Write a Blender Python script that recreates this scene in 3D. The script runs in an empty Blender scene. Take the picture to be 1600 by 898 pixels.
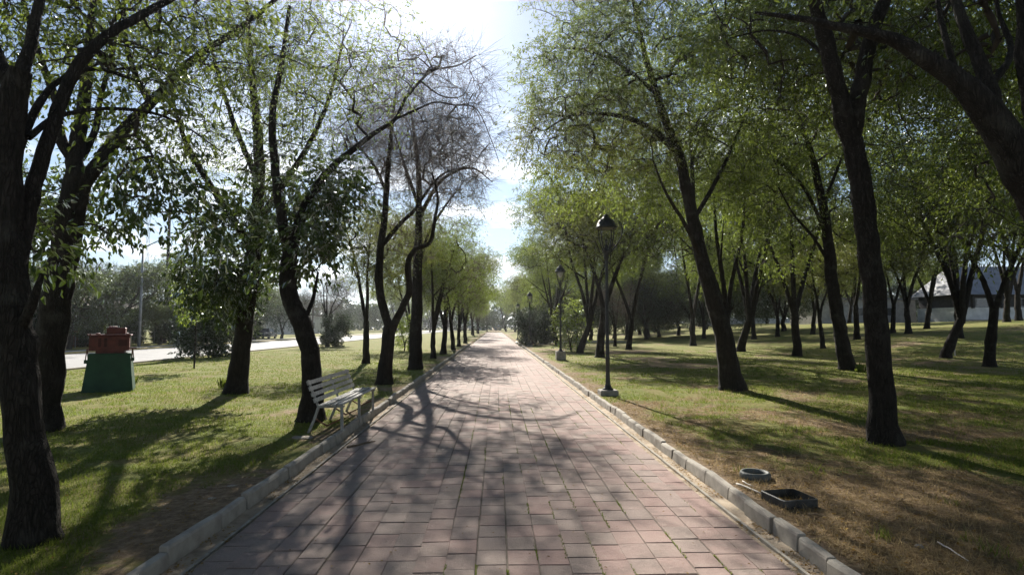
import bpy, bmesh, math, random
import numpy as np
from mathutils import Vector, Matrix, noise as mn

SC = bpy.context.scene
COL = SC.collection
rnd = random.Random(7)
rng = np.random.default_rng(11)
R = math.radians

# ------------------------------------------------------------------ camera, world, sun, exposure
F = 900.0                       # focal length in photo pixels (photo is 1600 wide)
CAMH = 1.70
PITCH = math.atan(61.0 / F)
YAW = math.atan(27.0 / F)       # the path runs along +Y; the camera looks a little to its right
cam_d = bpy.data.cameras.new('camera')
cam = bpy.data.objects.new('camera', cam_d)
COL.objects.link(cam)
cam_d.sensor_width = 36.0
cam_d.lens = 36.0 * F / 1600.0
cam_d.clip_start = 0.05
cam_d.clip_end = 6000
cam.location = (0, 0, CAMH)
cam.rotation_euler = (math.pi / 2 + PITCH, 0, -YAW)
SC.camera = cam
CM = np.array(cam.rotation_euler.to_matrix())


def ray(px, py):
    d = CM @ np.array([(px - 800.0) / F, (449.0 - py) / F, -1.0])
    return d / np.hypot(d[0], d[1] * 1.0) if False else d


FWD = np.array([math.sin(YAW), math.cos(YAW), 0.0])


def P(px, py, Z):
    """point seen at a photo pixel at horizontal distance Z ahead"""
    d = ray(px, py)
    return np.array([0, 0, CAMH]) + d * (Z / d.dot(FWD))


SUN_PX = (640, -50)
sd = ray(*SUN_PX); sd = sd / np.linalg.norm(sd)
SUN_EL = math.asin(sd[2]); SUN_AZ = math.atan2(sd[0], sd[1])

world = bpy.data.worlds.new('World')
SC.world = world
world.use_nodes = True
wn, wl = world.node_tree.nodes, world.node_tree.links
wn.clear()
w_out = wn.new('ShaderNodeOutputWorld')
w_bg = wn.new('ShaderNodeBackground')
sky = wn.new('ShaderNodeTexSky')
sky.sky_type = 'NISHITA'
sky.sun_disc = False
sky.sun_elevation = SUN_EL
sky.sun_rotation = SUN_AZ
sky.air_density = 1.0
sky.dust_density = 0.09
sky.ozone_density = 1.6
w_bg.inputs['Strength'].default_value = 0.05
tc = wn.new('ShaderNodeTexCoord')
sep = wn.new('ShaderNodeSeparateXYZ')
wl.new(tc.outputs['Generated'], sep.inputs[0])


def wmath(op, a, b=None, c=None):
    n = wn.new('ShaderNodeMath'); n.operation = op
    for i, v in enumerate((a, b, c)):
        if v is None:
            continue
        if isinstance(v, (int, float)):
            n.inputs[i].default_value = v
        else:
            wl.new(v, n.inputs[i])
    return n.outputs[0]


zc = wmath('MAXIMUM', sep.outputs['Z'], 0.0)
zd = wmath('ADD', zc, 0.16)
comb = wn.new('ShaderNodeCombineXYZ')
wl.new(wmath('DIVIDE', sep.outputs['X'], zd), comb.inputs[0])
wl.new(wmath('DIVIDE', sep.outputs['Y'], zd), comb.inputs[1])
cn = wn.new('ShaderNodeTexNoise'); cn.inputs['Scale'].default_value = 1.7
cn.inputs['Detail'].default_value = 7; cn.inputs['Roughness'].default_value = 0.58
wl.new(comb.outputs[0], cn.inputs['Vector'])
cr = wn.new('ShaderNodeMapRange'); cr.inputs['From Min'].default_value = 0.47; cr.inputs['From Max'].default_value = 0.60
wl.new(cn.outputs['Fac'], cr.inputs['Value'])
em = wn.new('ShaderNodeMapRange'); em.inputs['From Min'].default_value = 0.40; em.inputs['From Max'].default_value = 0.24
wl.new(sep.outputs['Z'], em.inputs['Value'])
cm = wmath('MULTIPLY', wmath('MULTIPLY', cr.outputs[0], em.outputs[0]), 0.9)
wmix = wn.new('ShaderNodeMix'); wmix.data_type = 'RGBA'
wl.new(cm, wmix.inputs['Factor'])
hz = wn.new('ShaderNodeMapRange'); hz.inputs['From Min'].default_value = 0.30; hz.inputs['From Max'].default_value = 0.0
hz.inputs['To Max'].default_value = 0.65
wl.new(sep.outputs['Z'], hz.inputs['Value'])
hmix = wn.new('ShaderNodeMix'); hmix.data_type = 'RGBA'
wl.new(hz.outputs[0], hmix.inputs['Factor'])
hs = wn.new('ShaderNodeHueSaturation'); hs.inputs['Saturation'].default_value = 0.9
wl.new(sky.outputs[0], hs.inputs['Color'])
wl.new(hs.outputs[0], hmix.inputs['A'])
hmix.inputs['B'].default_value = (4.4, 5.9, 8.2, 1)
wl.new(hmix.outputs['Result'], wmix.inputs['A'])
wmix.inputs['B'].default_value = (12.0, 12.4, 13.0, 1)
wl.new(wmix.outputs['Result'], w_bg.inputs['Color'])
wl.new(w_bg.outputs[0], w_out.inputs['Surface'])

sun_d = bpy.data.lights.new('sun', 'SUN')
sun_d.energy = 5.0
sun_d.angle = R(0.55)
sun_d.color = (1.0, 0.94, 0.84)
sun = bpy.data.objects.new('sun', sun_d)
COL.objects.link(sun)
sun.rotation_euler = Vector(sd).to_track_quat('Z', 'Y').to_euler()

SC.view_settings.view_transform = 'Standard'
SC.view_settings.look = 'None'
SC.view_settings.gamma = 1.0
SC.view_settings.exposure = 1.32
SC.cycles.max_bounces = 8
SC.cycles.diffuse_bounces = 3
SC.cycles.transmission_bounces = 4
SC.cycles.caustics_reflective = False
SC.cycles.caustics_refractive = False

# ------------------------------------------------------------------ materials


class NT:
    def __init__(self, name):
        self.m = bpy.data.materials.new(name)
        self.m.use_nodes = True
        self.n = self.m.node_tree.nodes
        self.l = self.m.node_tree.links
        self.n.clear()
        self.out = self.n.new('ShaderNodeOutputMaterial')

    def node(self, t, **kw):
        n = self.n.new(t)
        for k, v in kw.items():
            setattr(n, k, v)
        return n

    def link(self, a, b):
        self.l.new(a, b)

    def noise(self, scale, detail=4, rough=0.55, vec=None, dist=0.0):
        n = self.node('ShaderNodeTexNoise')
        n.inputs['Scale'].default_value = scale
        n.inputs['Detail'].default_value = detail
        n.inputs['Roughness'].default_value = rough
        n.inputs['Distortion'].default_value = dist
        if vec is not None:
            self.link(vec, n.inputs['Vector'])
        return n.outputs['Fac']

    def ramp(self, fac, stops):
        n = self.node('ShaderNodeValToRGB')
        e = n.color_ramp.elements
        while len(e) < len(stops):
            e.new(0.5)
        for i, (p, c) in enumerate(stops):
            e[i].position = p
            e[i].color = (*c, 1) if len(c) == 3 else c
        self.link(fac, n.inputs[0])
        return n.outputs[0]

    def mix(self, f, a, b, mode='MIX'):
        n = self.node('ShaderNodeMix', data_type='RGBA', blend_type=mode)
        for key, v in (('Factor', f), ('A', a), ('B', b)):
            if isinstance(v, (int, float)):
                n.inputs[key].default_value = v
            elif isinstance(v, tuple):
                n.inputs[key].default_value = (*v, 1)
            else:
                self.link(v, n.inputs[key])
        return n.outputs['Result']

    def math(self, op, a, b=None, clamp=False):
        n = self.node('ShaderNodeMath', operation=op, use_clamp=clamp)
        for i, v in enumerate((a, b)):
            if v is None:
                continue
            if isinstance(v, (int, float)):
                n.inputs[i].default_value = v
            else:
                self.link(v, n.inputs[i])
        return n.outputs[0]

    def mrange(self, v, a, b, c=0.0, d=1.0):
        n = self.node('ShaderNodeMapRange')
        self.link(v, n.inputs[0])
        for i, x in enumerate((a, b, c, d)):
            n.inputs[i + 1].default_value = x
        return n.outputs[0]

    def coord(self, kind='Object', scale=None):
        if kind == 'World':
            o = self.node('ShaderNodeNewGeometry').outputs['Position']
        else:
            o = self.node('ShaderNodeTexCoord').outputs[kind]
        if scale:
            mp = self.node('ShaderNodeMapping')
            mp.inputs['Scale'].default_value = scale
            self.link(o, mp.inputs[0])
            o = mp.outputs[0]
        return o

    def finish(self, color, rough=0.8, bump=None, bstr=0.3, bdist=0.01, metal=0.0, spec=0.5):
        b = self.node('ShaderNodeBsdfPrincipled')
        if isinstance(color, tuple):
            b.inputs['Base Color'].default_value = (*color, 1)
        else:
            self.link(color, b.inputs['Base Color'])
        if isinstance(rough, (int, float)):
            b.inputs['Roughness'].default_value = rough
        else:
            self.link(rough, b.inputs['Roughness'])
        b.inputs['Metallic'].default_value = metal
        b.inputs['Specular IOR Level'].default_value = spec
        if bump is not None:
            bn = self.node('ShaderNodeBump')
            bn.inputs['Strength'].default_value = bstr
            bn.inputs['Distance'].default_value = bdist
            self.link(bump, bn.inputs['Height'])
            self.link(bn.outputs[0], b.inputs['Normal'])
        self.link(b.outputs[0], self.out.inputs[0])
        return self.m


def mottled(name, c1, c2, scale=8, rough=0.85, bump=0.3, bscale=60, metal=0.0, bdist=0.01, spec=0.3):
    t = NT(name)
    v = t.coord('Object')
    col = t.mix(t.mrange(t.noise(scale, 5, 0.6, v), 0.35, 0.65), c1, c2)
    return t.finish(col, rough, t.noise(bscale, 4, 0.6, v), bump, bdist, metal, spec)


def leaf_mat(name, c_dark, c_light, trans, tfac=0.45, gloss=0.12, uprough=0.45):
    t = NT(name)
    geo = t.node('ShaderNodeNewGeometry')
    rpi = geo.outputs['Random Per Island']
    big = t.noise(0.45, 2, 0.5, t.coord('World'))
    f = t.math('ADD', t.math('MULTIPLY', rpi, 0.7), t.mrange(big, 0.35, 0.65, -0.15, 0.45), clamp=True)
    col = t.mix(f, c_dark, c_light)
    tcol = t.mix(f, tuple(x * 0.65 for x in trans), trans)
    d = t.node('ShaderNodeBsdfDiffuse'); t.link(col, d.inputs[0])
    tr = t.node('ShaderNodeBsdfTranslucent'); t.link(tcol, tr.inputs[0])
    g = t.node('ShaderNodeBsdfGlossy'); g.inputs['Roughness'].default_value = uprough
    g.inputs['Color'].default_value = (0.9, 0.95, 1, 1)
    m1 = t.node('ShaderNodeMixShader'); m1.inputs[0].default_value = tfac
    t.link(d.outputs[0], m1.inputs[1]); t.link(tr.outputs[0], m1.inputs[2])
    fr = t.node('ShaderNodeFresnel'); fr.inputs[0].default_value = 1.4
    m2 = t.node('ShaderNodeMixShader')
    t.link(t.math('MULTIPLY', fr.outputs[0], gloss * 8, clamp=True), m2.inputs[0])
    t.link(m1.outputs[0], m2.inputs[1]); t.link(g.outputs[0], m2.inputs[2])
    t.link(m2.outputs[0], t.out.inputs[0])
    return t.m


M = {}
M['leaf'] = leaf_mat('ash_leaf', (0.035, 0.065, 0.015), (0.085, 0.12, 0.028), (0.26, 0.335, 0.05), 0.5, 0.025)
M['leaf_olive'] = leaf_mat('olive_leaf', (0.045, 0.068, 0.02), (0.10, 0.12, 0.042), (0.25, 0.28, 0.05), 0.45, 0.025)
M['leaf_broad'] = leaf_mat('broad_leaf', (0.03, 0.055, 0.018), (0.07, 0.10, 0.03), (0.13, 0.19, 0.03), 0.38, 0.05, 0.4)
M['leaf_dark'] = leaf_mat('dark_leaf', (0.02, 0.038, 0.016), (0.045, 0.065, 0.025), (0.05, 0.085, 0.02), 0.25, 0.05)
M['leaf_bright'] = leaf_mat('bright_leaf', (0.08, 0.13, 0.025), (0.16, 0.21, 0.05), (0.36, 0.46, 0.06), 0.5, 0.07)
M['leaf_grey'] = leaf_mat('grey_leaf', (0.04, 0.062, 0.024), (0.09, 0.115, 0.045), (0.17, 0.22, 0.06), 0.4, 0.05)


def bark_mat(name, c1, c2):
    t = NT(name)
    v = t.coord('Object')
    stretched = t.coord('Object', (1, 1, 0.20))
    rid = t.noise(24, 6, 0.7, stretched, 0.6)
    vo = t.node('ShaderNodeTexVoronoi', feature='DISTANCE_TO_EDGE')
    vo.inputs['Scale'].default_value = 44
    wv = t.node('ShaderNodeVectorMath', operation='ADD')
    t.link(stretched, wv.inputs[0])
    nz = t.node('ShaderNodeTexNoise'); nz.inputs['Scale'].default_value = 9; t.link(stretched, nz.inputs['Vector'])
    sc_ = t.node('ShaderNodeVectorMath', operation='SCALE'); sc_.inputs['Scale'].default_value = 0.12
    t.link(nz.outputs['Color'], sc_.inputs[0]); t.link(sc_.outputs[0], wv.inputs[1]); t.link(wv.outputs[0], vo.inputs['Vector'])
    crack = t.mrange(vo.outputs['Distance'], 0.0, 0.16)
    hgt = t.math('ADD', t.math('MULTIPLY', crack, 0.7), t.math('MULTIPLY', rid, 0.5))
    spots = t.noise(3.2, 5, 0.6, v)
    col = t.mix(t.mrange(rid, 0.35, 0.65), c1, c2)
    col = t.mix(t.mrange(crack, 0.0, 1.0, 0.45, 0.0), col, tuple(x * .45 for x in c1))
    col = t.mix(t.mrange(spots, 0.55, 0.72, 0, 0.5), col, (0.085, 0.082, 0.068))
    return t.finish(col, 0.93, hgt, 0.9, 0.022, 0, 0.2)


M['bark'] = bark_mat('ash_bark', (0.015, 0.0125, 0.010), (0.04, 0.034, 0.028))
M['bark_grey'] = bark_mat('grey_bark', (0.05, 0.043, 0.038), (0.12, 0.105, 0.09))
M['twig'] = mottled('twig_bark', (0.025, 0.02, 0.017), (0.055, 0.046, 0.038), 5, 0.9)
M['twig_pale'] = mottled('pale_twig_bark', (0.08, 0.065, 0.058), (0.15, 0.125, 0.11), 5, 0.9)
M['concrete'] = mottled('kerb_concrete', (0.24, 0.215, 0.185), (0.36, 0.33, 0.28), 6, 0.92, 0.6, 120, bdist=0.004)
M['block'] = mottled('footing_concrete', (0.2, 0.19, 0.17), (0.32, 0.3, 0.27), 9, 0.92, 0.6, 90, bdist=0.006)
M['iron'] = mottled('black_painted_iron', (0.008, 0.009, 0.009), (0.02, 0.02, 0.018), 20, 0.5, 0.15, 80, spec=0.5)
M['lampglass'] = mottled('dusty_lamp_glass', (0.35, 0.35, 0.33), (0.45, 0.45, 0.42), 10, 0.3)
M['benchpaint'] = mottled('worn_white_bench_paint', (0.20, 0.195, 0.18), (0.38, 0.375, 0.35), 12, 0.55, 0.3, 70, bdist=0.003)
M['slat'] = mottled('chalky_white_slat_paint', (0.22, 0.215, 0.20), (0.46, 0.455, 0.43), 22, 0.7, 0.5, 60, bdist=0.003)
M['green'] = mottled('green_pedestal_paint', (0.005, 0.038, 0.018), (0.012, 0.062, 0.03), 4, 0.6, 0.4, 30, spec=0.4)
M['red'] = mottled('dull_red_machine_paint', (0.07, 0.014, 0.011), (0.125, 0.027, 0.021), 6, 0.6, 0.4, 40, spec=0.4)
M['reddark'] = mottled('red_recess_shade', (0.03, 0.008, 0.007), (0.06, 0.014, 0.012), 6, 0.7)  # darker copy of the machine red; shade of slots and hole painted in
M['steel'] = mottled('galvanised_steel', (0.22, 0.23, 0.24), (0.34, 0.35, 0.36), 6, 0.5, metal=0.4)
M['rust'] = mottled('rusty_rod', (0.11, 0.05, 0.03), (0.2, 0.1, 0.06), 10, 0.85)
M['asphalt'] = mottled('road_asphalt', (0.20, 0.20, 0.20), (0.27, 0.265, 0.26), 0.8, 0.85, 0.4, 40, spec=0.4)
M['walk'] = mottled('pavement_concrete', (0.3, 0.29, 0.27), (0.4, 0.38, 0.35), 2, 0.9)
M['yellow'] = mottled('faded_yellow_kerb_paint', (0.5, 0.37, 0.12), (0.62, 0.5, 0.22), 3, 0.8)
M['housebrick'] = mottled('dark_red_house_wall', (0.12, 0.055, 0.04), (0.2, 0.10, 0.075), 3, 0.9)
M['housegrey'] = mottled('grey_house_wall', (0.3, 0.29, 0.28), (0.42, 0.41, 0.4), 2, 0.9)
M['white_wall'] = mottled('whitewashed_wall', (0.45, 0.45, 0.45), (0.6, 0.6, 0.59), 1.5, 0.85)
M['roofgrey'] = mottled('grey_metal_roof', (0.14, 0.15, 0.17), (0.19, 0.20, 0.225), 1.2, 0.6)
M['roofdark'] = mottled('dark_roof', (0.06, 0.05, 0.045), (0.12, 0.1, 0.09), 3, 0.9)
M['dark'] = mottled('dark_door_and_porch_shade', (0.025, 0.025, 0.027), (0.045, 0.043, 0.045), 3, 0.8)  # dark doors and posts; also stands in for shade in the porch opening
M['shutter'] = mottled('pale_window_shutter', (0.6, 0.62, 0.65), (0.7, 0.72, 0.75), 5, 0.7)
M['glass'] = mottled('window_glass', (0.03, 0.035, 0.04), (0.05, 0.055, 0.06), 2, 0.08, spec=0.8)
M['carwhite'] = mottled('white_car_paint', (0.7, 0.7, 0.7), (0.76, 0.76, 0.76), 2, 0.25, 0.0, spec=0.6)
M['cardark'] = mottled('dark_blue_car_paint', (0.03, 0.04, 0.06), (0.04, 0.05, 0.075), 2, 0.25, 0.0, spec=0.6)
M['rubber'] = mottled('black_rubber', (0.015, 0.015, 0.015), (0.03, 0.03, 0.03), 10, 0.8)
M['potgrey'] = mottled('grey_ring_planter', (0.07, 0.078, 0.074), (0.13, 0.14, 0.13), 10, 0.6, 0.3, 50)
M['potblack'] = mottled('weathered_black_planter', (0.03, 0.03, 0.03), (0.075, 0.075, 0.073), 10, 0.55, 0.4, 50)
M['stick'] = mottled('dry_stick', (0.12, 0.08, 0.05), (0.22, 0.16, 0.1), 20, 0.9)
M['pipe'] = mottled('bleached_pipe', (0.45, 0.42, 0.38), (0.6, 0.56, 0.5), 20, 0.7)
M['stone'] = mottled('pale_field_stone', (0.16, 0.135, 0.11), (0.32, 0.28, 0.23), 6, 0.9, 0.8, 20, bdist=0.02)
M['soil'] = mottled('dark_soil', (0.07, 0.045, 0.03), (0.14, 0.1, 0.065), 20, 0.95, 0.9, 40, bdist=0.02)
M['wire'] = mottled('fence_wire', (0.12, 0.12, 0.12), (0.2, 0.2, 0.2), 10, 0.6)


def grass_blade(name, a, b, tr):
    t = NT(name)
    rpi = t.node('ShaderNodeNewGeometry').outputs['Random Per Island']
    d = t.node('ShaderNodeBsdfDiffuse'); t.link(t.mix(rpi, a, b), d.inputs[0])
    s = t.node('ShaderNodeBsdfTranslucent'); t.link(t.mix(rpi, tuple(x * .7 for x in tr), tr), s.inputs[0])
    m = t.node('ShaderNodeMixShader'); m.inputs[0].default_value = 0.45
    t.link(d.outputs[0], m.inputs[1]); t.link(s.outputs[0], m.inputs[2])
    t.link(m.outputs[0], t.out.inputs[0])
    return t.m


M['blade'] = grass_blade('green_grass_blade', (0.06, 0.10, 0.018), (0.15, 0.19, 0.04), (0.20, 0.25, 0.04))
M['straw'] = grass_blade('dry_straw_blade', (0.17, 0.11, 0.055), (0.55, 0.43, 0.25), (0.30, 0.23, 0.12))
M['litter'] = grass_blade('fallen_leaf', (0.20, 0.10, 0.03), (0.42, 0.30, 0.11), (0.3, 0.2, 0.06))


def paver_mat(name, per_object):
    t = NT(name)
    if per_object:
        r = t.node('ShaderNodeObjectInfo').outputs['Random']
    else:
        r = t.node('ShaderNodeNewGeometry').outputs['Random Per Island']
    wp = t.coord('World')
    sepn = t.node('ShaderNodeSeparateXYZ'); t.link(wp, sepn.inputs[0])
    side = t.mrange(sepn.outputs[0], -2.2, 2.0)
    fac = t.math('ADD', t.math('MULTIPLY', r, 0.75), t.math('MULTIPLY', side, 0.3), clamp=True)
    col = t.ramp(fac, [(0.0, (0.228, 0.178, 0.155)), (0.35, (0.262, 0.198, 0.172)), (0.6, (0.28, 0.198, 0.172)),
                       (0.9, (0.30, 0.192, 0.168)), (1.0, (0.255, 0.155, 0.135))])
    sp = t.noise(170, 3, 0.7, wp)
    col = t.mix(t.mrange(sp, 0.42, 0.7, 0, 0.5), col, (0.40, 0.33, 0.29))
    st = t.noise(3.0, 5, 0.6, wp)
    col = t.mix(t.mrange(st, 0.50, 0.72, 0, 0.6), col, (0.13, 0.105, 0.088))
    pit = t.noise(38, 5, 0.75, wp)
    col = t.mix(t.mrange(pit, 0.58, 0.72, 0, 0.55), col, (0.115, 0.088, 0.075))
    blot = t.noise(11, 4, 0.7, wp)
    col = t.mix(t.mrange(blot, 0.55, 0.68, 0, 0.35), col, (0.37, 0.31, 0.26))
    du = t.noise(0.9, 3, 0.6, wp)
    col = t.mix(t.mrange(du, 0.5, 0.75, 0, 0.45), col, (0.34, 0.285, 0.24))
    return t.finish(col, 0.85, t.math('ADD', sp, t.math('MULTIPLY', pit, 1.5)), 0.9, 0.008, 0, 0.3)


M['paver'] = paver_mat('pink_grey_paver', True)
M['paver_far'] = paver_mat('pink_grey_paver_far', False)


def sand_mat():
    t = NT('joint_sand_and_moss')
    wp = t.coord('World')
    col = t.ramp(t.noise(9, 5, 0.6, wp), [(0.3, (0.08, 0.065, 0.05)), (0.6, (0.15, 0.12, 0.09)), (0.75, (0.08, 0.09, 0.035))])
    return t.finish(col, 0.95, t.noise(80, 3, 0.6, wp), 0.6, 0.01)


M['sand'] = sand_mat()


def gutter_mat():
    t = NT('sandy_gutter')
    wp = t.coord('World')
    col = t.ramp(t.noise(5, 6, 0.65, wp), [(0.3, (0.16, 0.115, 0.075)), (0.5, (0.33, 0.26, 0.185)), (0.7, (0.42, 0.345, 0.255))])
    return t.finish(col, 0.95, t.noise(60, 4, 0.6, wp), 0.8, 0.012)


M['gutter'] = gutter_mat()


def ground_mat():
    t = NT('lawn_ground')
    wp = t.coord('World')
    at = t.node('ShaderNodeAttribute'); at.attribute_name = 'dry'
    fine = t.noise(14, 6, 0.65, wp)
    mid = t.noise(1.1, 5, 0.6, wp)
    green = t.ramp(fine, [(0.25, (0.075, 0.095, 0.022)), (0.5, (0.14, 0.165, 0.038)), (0.75, (0.215, 0.225, 0.06))])
    green2 = t.ramp(fine, [(0.25, (0.12, 0.115, 0.035)), (0.75, (0.26, 0.235, 0.08))])
    green = t.mix(t.mrange(mid, 0.40, 0.58), green, green2)
    worn = t.noise(0.55, 6, 0.7, wp)
    green = t.mix(t.mrange(worn, 0.52, 0.66, 0, 0.55), green, (0.20, 0.15, 0.075))
    soil = t.ramp(fine, [(0.25, (0.10, 0.068, 0.042)), (0.5, (0.25, 0.18, 0.115)), (0.75, (0.38, 0.295, 0.195))])
    f = t.mrange(t.math('ADD', at.outputs['Fac'], t.mrange(t.noise(5, 5, 0.65, wp), 0.3, 0.7, -0.28, 0.28)), 0.38, 0.62)
    col = t.mix(f, green, soil)
    return t.finish(col, 0.95, t.noise(35, 6, 0.7, wp), 1.0, 0.04, 0, 0.1)


M['ground'] = ground_mat()

# ------------------------------------------------------------------ object helpers


def mesh_np(name, V, Fc, mat=None, smooth=True, nsides=None):
    """V: (n,3) array, Fc: (m,k) int array of k-gons"""
    me = bpy.data.meshes.new(name)
    V = np.asarray(V, dtype=np.float32); Fc = np.asarray(Fc, dtype=np.int32)
    n, k = Fc.shape
    me.vertices.add(len(V)); me.vertices.foreach_set('co', V.ravel())
    me.loops.add(n * k); me.loops.foreach_set('vertex_index', Fc.ravel())
    me.polygons.add(n)
    me.polygons.foreach_set('loop_start', np.arange(0, n * k, k, dtype=np.int32))
    me.polygons.foreach_set('loop_total', np.full(n, k, dtype=np.int32))
    me.polygons.foreach_set('use_smooth', np.full(n, bool(smooth)))
    me.update(calc_edges=True)
    if mat:
        me.materials.append(mat)
    return me


def mesh_mixed(name, V, F4, F3, mat):
    me = bpy.data.meshes.new(name)
    V = np.asarray(V, dtype=np.float32)
    me.vertices.add(len(V)); me.vertices.foreach_set('co', V.ravel())
    a, b = len(F4), len(F3)
    idx = np.concatenate([np.asarray(F4).ravel(), np.asarray(F3).ravel()]).astype(np.int32)
    me.loops.add(len(idx)); me.loops.foreach_set('vertex_index', idx)
    me.polygons.add(a + b)
    tot = np.concatenate([np.full(a, 4), np.full(b, 3)]).astype(np.int32)
    me.polygons.foreach_set('loop_start', (np.cumsum(tot) - tot).astype(np.int32))
    me.polygons.foreach_set('loop_total', tot)
    me.polygons.foreach_set('use_smooth', np.full(a + b, True))
    me.update(calc_edges=True)
    me.materials.append(mat)
    return me


def link(name, data, parent=None, loc=None, rot=None):
    o = bpy.data.objects.new(name, data)
    COL.objects.link(o)
    if parent is not None:
        o.parent = parent
    if loc is not None:
        o.location = loc
    if rot is not None:
        o.rotation_euler = rot
    return o


def thing(name, label, cat, loc=(0, 0, 0), rotz=0.0, group=None):
    o = link(name, None, None, [float(v) for v in loc], (0, 0, rotz))
    tag(o, label, cat, group)
    return o


def tag(o, label=None, cat=None, group=None, kind=None):
    if label: o['label'] = label
    if cat: o['category'] = cat
    if group: o['group'] = group
    if kind: o['kind'] = kind
    return o


def copy_tree(o, parent=None):
    c = o.copy()
    COL.objects.link(c)
    c.parent = parent
    for ch in o.children:
        copy_tree(ch, c)
    return c


class MB:
    """collects simple solids, builds one mesh"""

    def __init__(self):
        self.v = []; self.f = []

    def add(self, vs, fs):
        b = len(self.v)
        self.v.extend([tuple(x) for x in vs])
        self.f.extend([tuple(i + b for i in f) for f in fs])

    def box(self, c, s, rot=None, taper=1.0, bevel=0.0):
        hx, hy, hz = s[0] / 2, s[1] / 2, s[2] / 2
        c = Vector(c)
        if bevel > 0:
            b = bevel
            prof = [(-hz, hx, hy, 0), (hz - b, hx, hy, 0), (hz, hx - b, hy - b, 0)]
            rings = [(z, x, y) for z, x, y, _ in prof]
        else:
            rings = [(-hz, hx, hy), (hz, hx * taper, hy * taper)]
        vs = []
        for z, x, y in rings:
            for sx, sy in ((-1, -1), (1, -1), (1, 1), (-1, 1)):
                p = Vector((sx * x, sy * y, z))
                if rot is not None: p = rot @ p
                vs.append(c + p)
        fs = [(3, 2, 1, 0)]
        k = len(rings)
        for r in range(k - 1):
            for i in range(4):
                j = (i + 1) % 4
                fs.append((r * 4 + i, r * 4 + j, (r + 1) * 4 + j, (r + 1) * 4 + i))
        t = (k - 1) * 4
        fs.append((t, t + 1, t + 2, t + 3))
        self.add(vs, fs)

    def bar(self, a, b, w, h, up=(0, 0, 1)):
        a, b = Vector(a), Vector(b)
        d = b - a; L = d.length; d.normalize()
        u = Vector(up); s = d.cross(u).normalized(); u2 = s.cross(d)
        rot = Matrix((s, d, u2)).transposed()
        self.box((a + b) / 2, (w, L, h), rot)

    def tube(self, pts, rad, n=8, cap=True):
        pts = np.array([tuple(p) for p in pts], float)
        if isinstance(rad, (int, float)): rad = [rad] * len(pts)
        V, Fq = tube_np(pts, np.array(rad, float), n)
        fs = [tuple(x) for x in Fq]
        if cap:
            fs.append(tuple(range(n - 1, -1, -1)))
            m = (len(pts) - 1) * n
            fs.append(tuple(range(m, m + n)))
        self.add(V, fs)

    def lathe(self, prof, c=(0, 0, 0), n=16, cap=True):
        vs = []; fs = []
        for r, z in prof:
            for i in range(n):
                a = 2 * math.pi * i / n
                vs.append((c[0] + r * math.cos(a), c[1] + r * math.sin(a), c[2] + z))
        for k in range(len(prof) - 1):
            for i in range(n):
                j = (i + 1) % n
                fs.append((k * n + i, k * n + j, (k + 1) * n + j, (k + 1) * n + i))
        if cap:
            fs.append(tuple(range(n - 1, -1, -1)))
            m = (len(prof) - 1) * n
            fs.append(tuple(range(m, m + n)))
        self.add(vs, fs)

    def mesh(self, name, mat, smooth=False):
        me = bpy.data.meshes.new(name)
        me.from_pydata([tuple(float(x) for x in v) for v in self.v], [], self.f)
        me.polygons.foreach_set('use_smooth', [smooth] * len(me.polygons))
        me.materials.append(mat)
        me.update()
        return me

    def build(self, name, mat, parent=None, smooth=False, loc=None):
        return link(name, self.mesh(name, mat, smooth), parent, loc)


def tube_np(pts, rad, n):
    k = len(pts)
    t = np.gradient(pts, axis=0)
    t /= (np.linalg.norm(t, axis=1, keepdims=True) + 1e-9)
    c = pts - pts.mean(0)
    chord = pts[-1] - pts[0]
    # reference: direction least aligned with the curve
    w, vec = np.linalg.eigh(c.T @ c + 1e-9 * np.eye(3))
    ref = vec[:, 0]
    a = np.cross(t, ref); a /= (np.linalg.norm(a, axis=1, keepdims=True) + 1e-9)
    b = np.cross(t, a)
    ang = np.arange(n) * 2 * math.pi / n
    V = pts[:, None, :] + rad[:, None, None] * (np.cos(ang)[None, :, None] * a[:, None, :] + np.sin(ang)[None, :, None] * b[:, None, :])
    i = np.arange(n); j = (i + 1) % n
    base = (np.arange(k - 1) * n)[:, None]
    Fq = np.stack([base + i, base + j, base + n + j, base + n + i], axis=2).reshape(-1, 4)
    return V.reshape(-1, 3), Fq


def sstep(a, b, x):
    t = np.clip((x - a) / (b - a), 0, 1)
    return t * t * (3 - 2 * t)


# ------------------------------------------------------------------ terrain
KER_IN, KER_OUT = 2.32, 2.44
ROAD_A, ROAD_B = -17.3, -26.3
ZEND = 168.0


def _vn(x, y, s, seed):
    """cheap smooth value noise, vectorised"""
    x = np.asarray(x, float) / s + seed * 17.3; y = np.asarray(y, float) / s - seed * 9.1
    xi = np.floor(x); yi = np.floor(y); fx = x - xi; fy = y - yi
    fx = fx * fx * (3 - 2 * fx); fy = fy * fy * (3 - 2 * fy)

    def h(a, b):
        v = np.sin(a * 127.1 + b * 311.7 + seed * 74.7) * 43758.5453
        return v - np.floor(v)
    return (h(xi, yi) * (1 - fx) + h(xi + 1, yi) * fx) * (1 - fy) + (h(xi, yi + 1) * (1 - fx) + h(xi + 1, yi + 1) * fx) * fy


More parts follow.
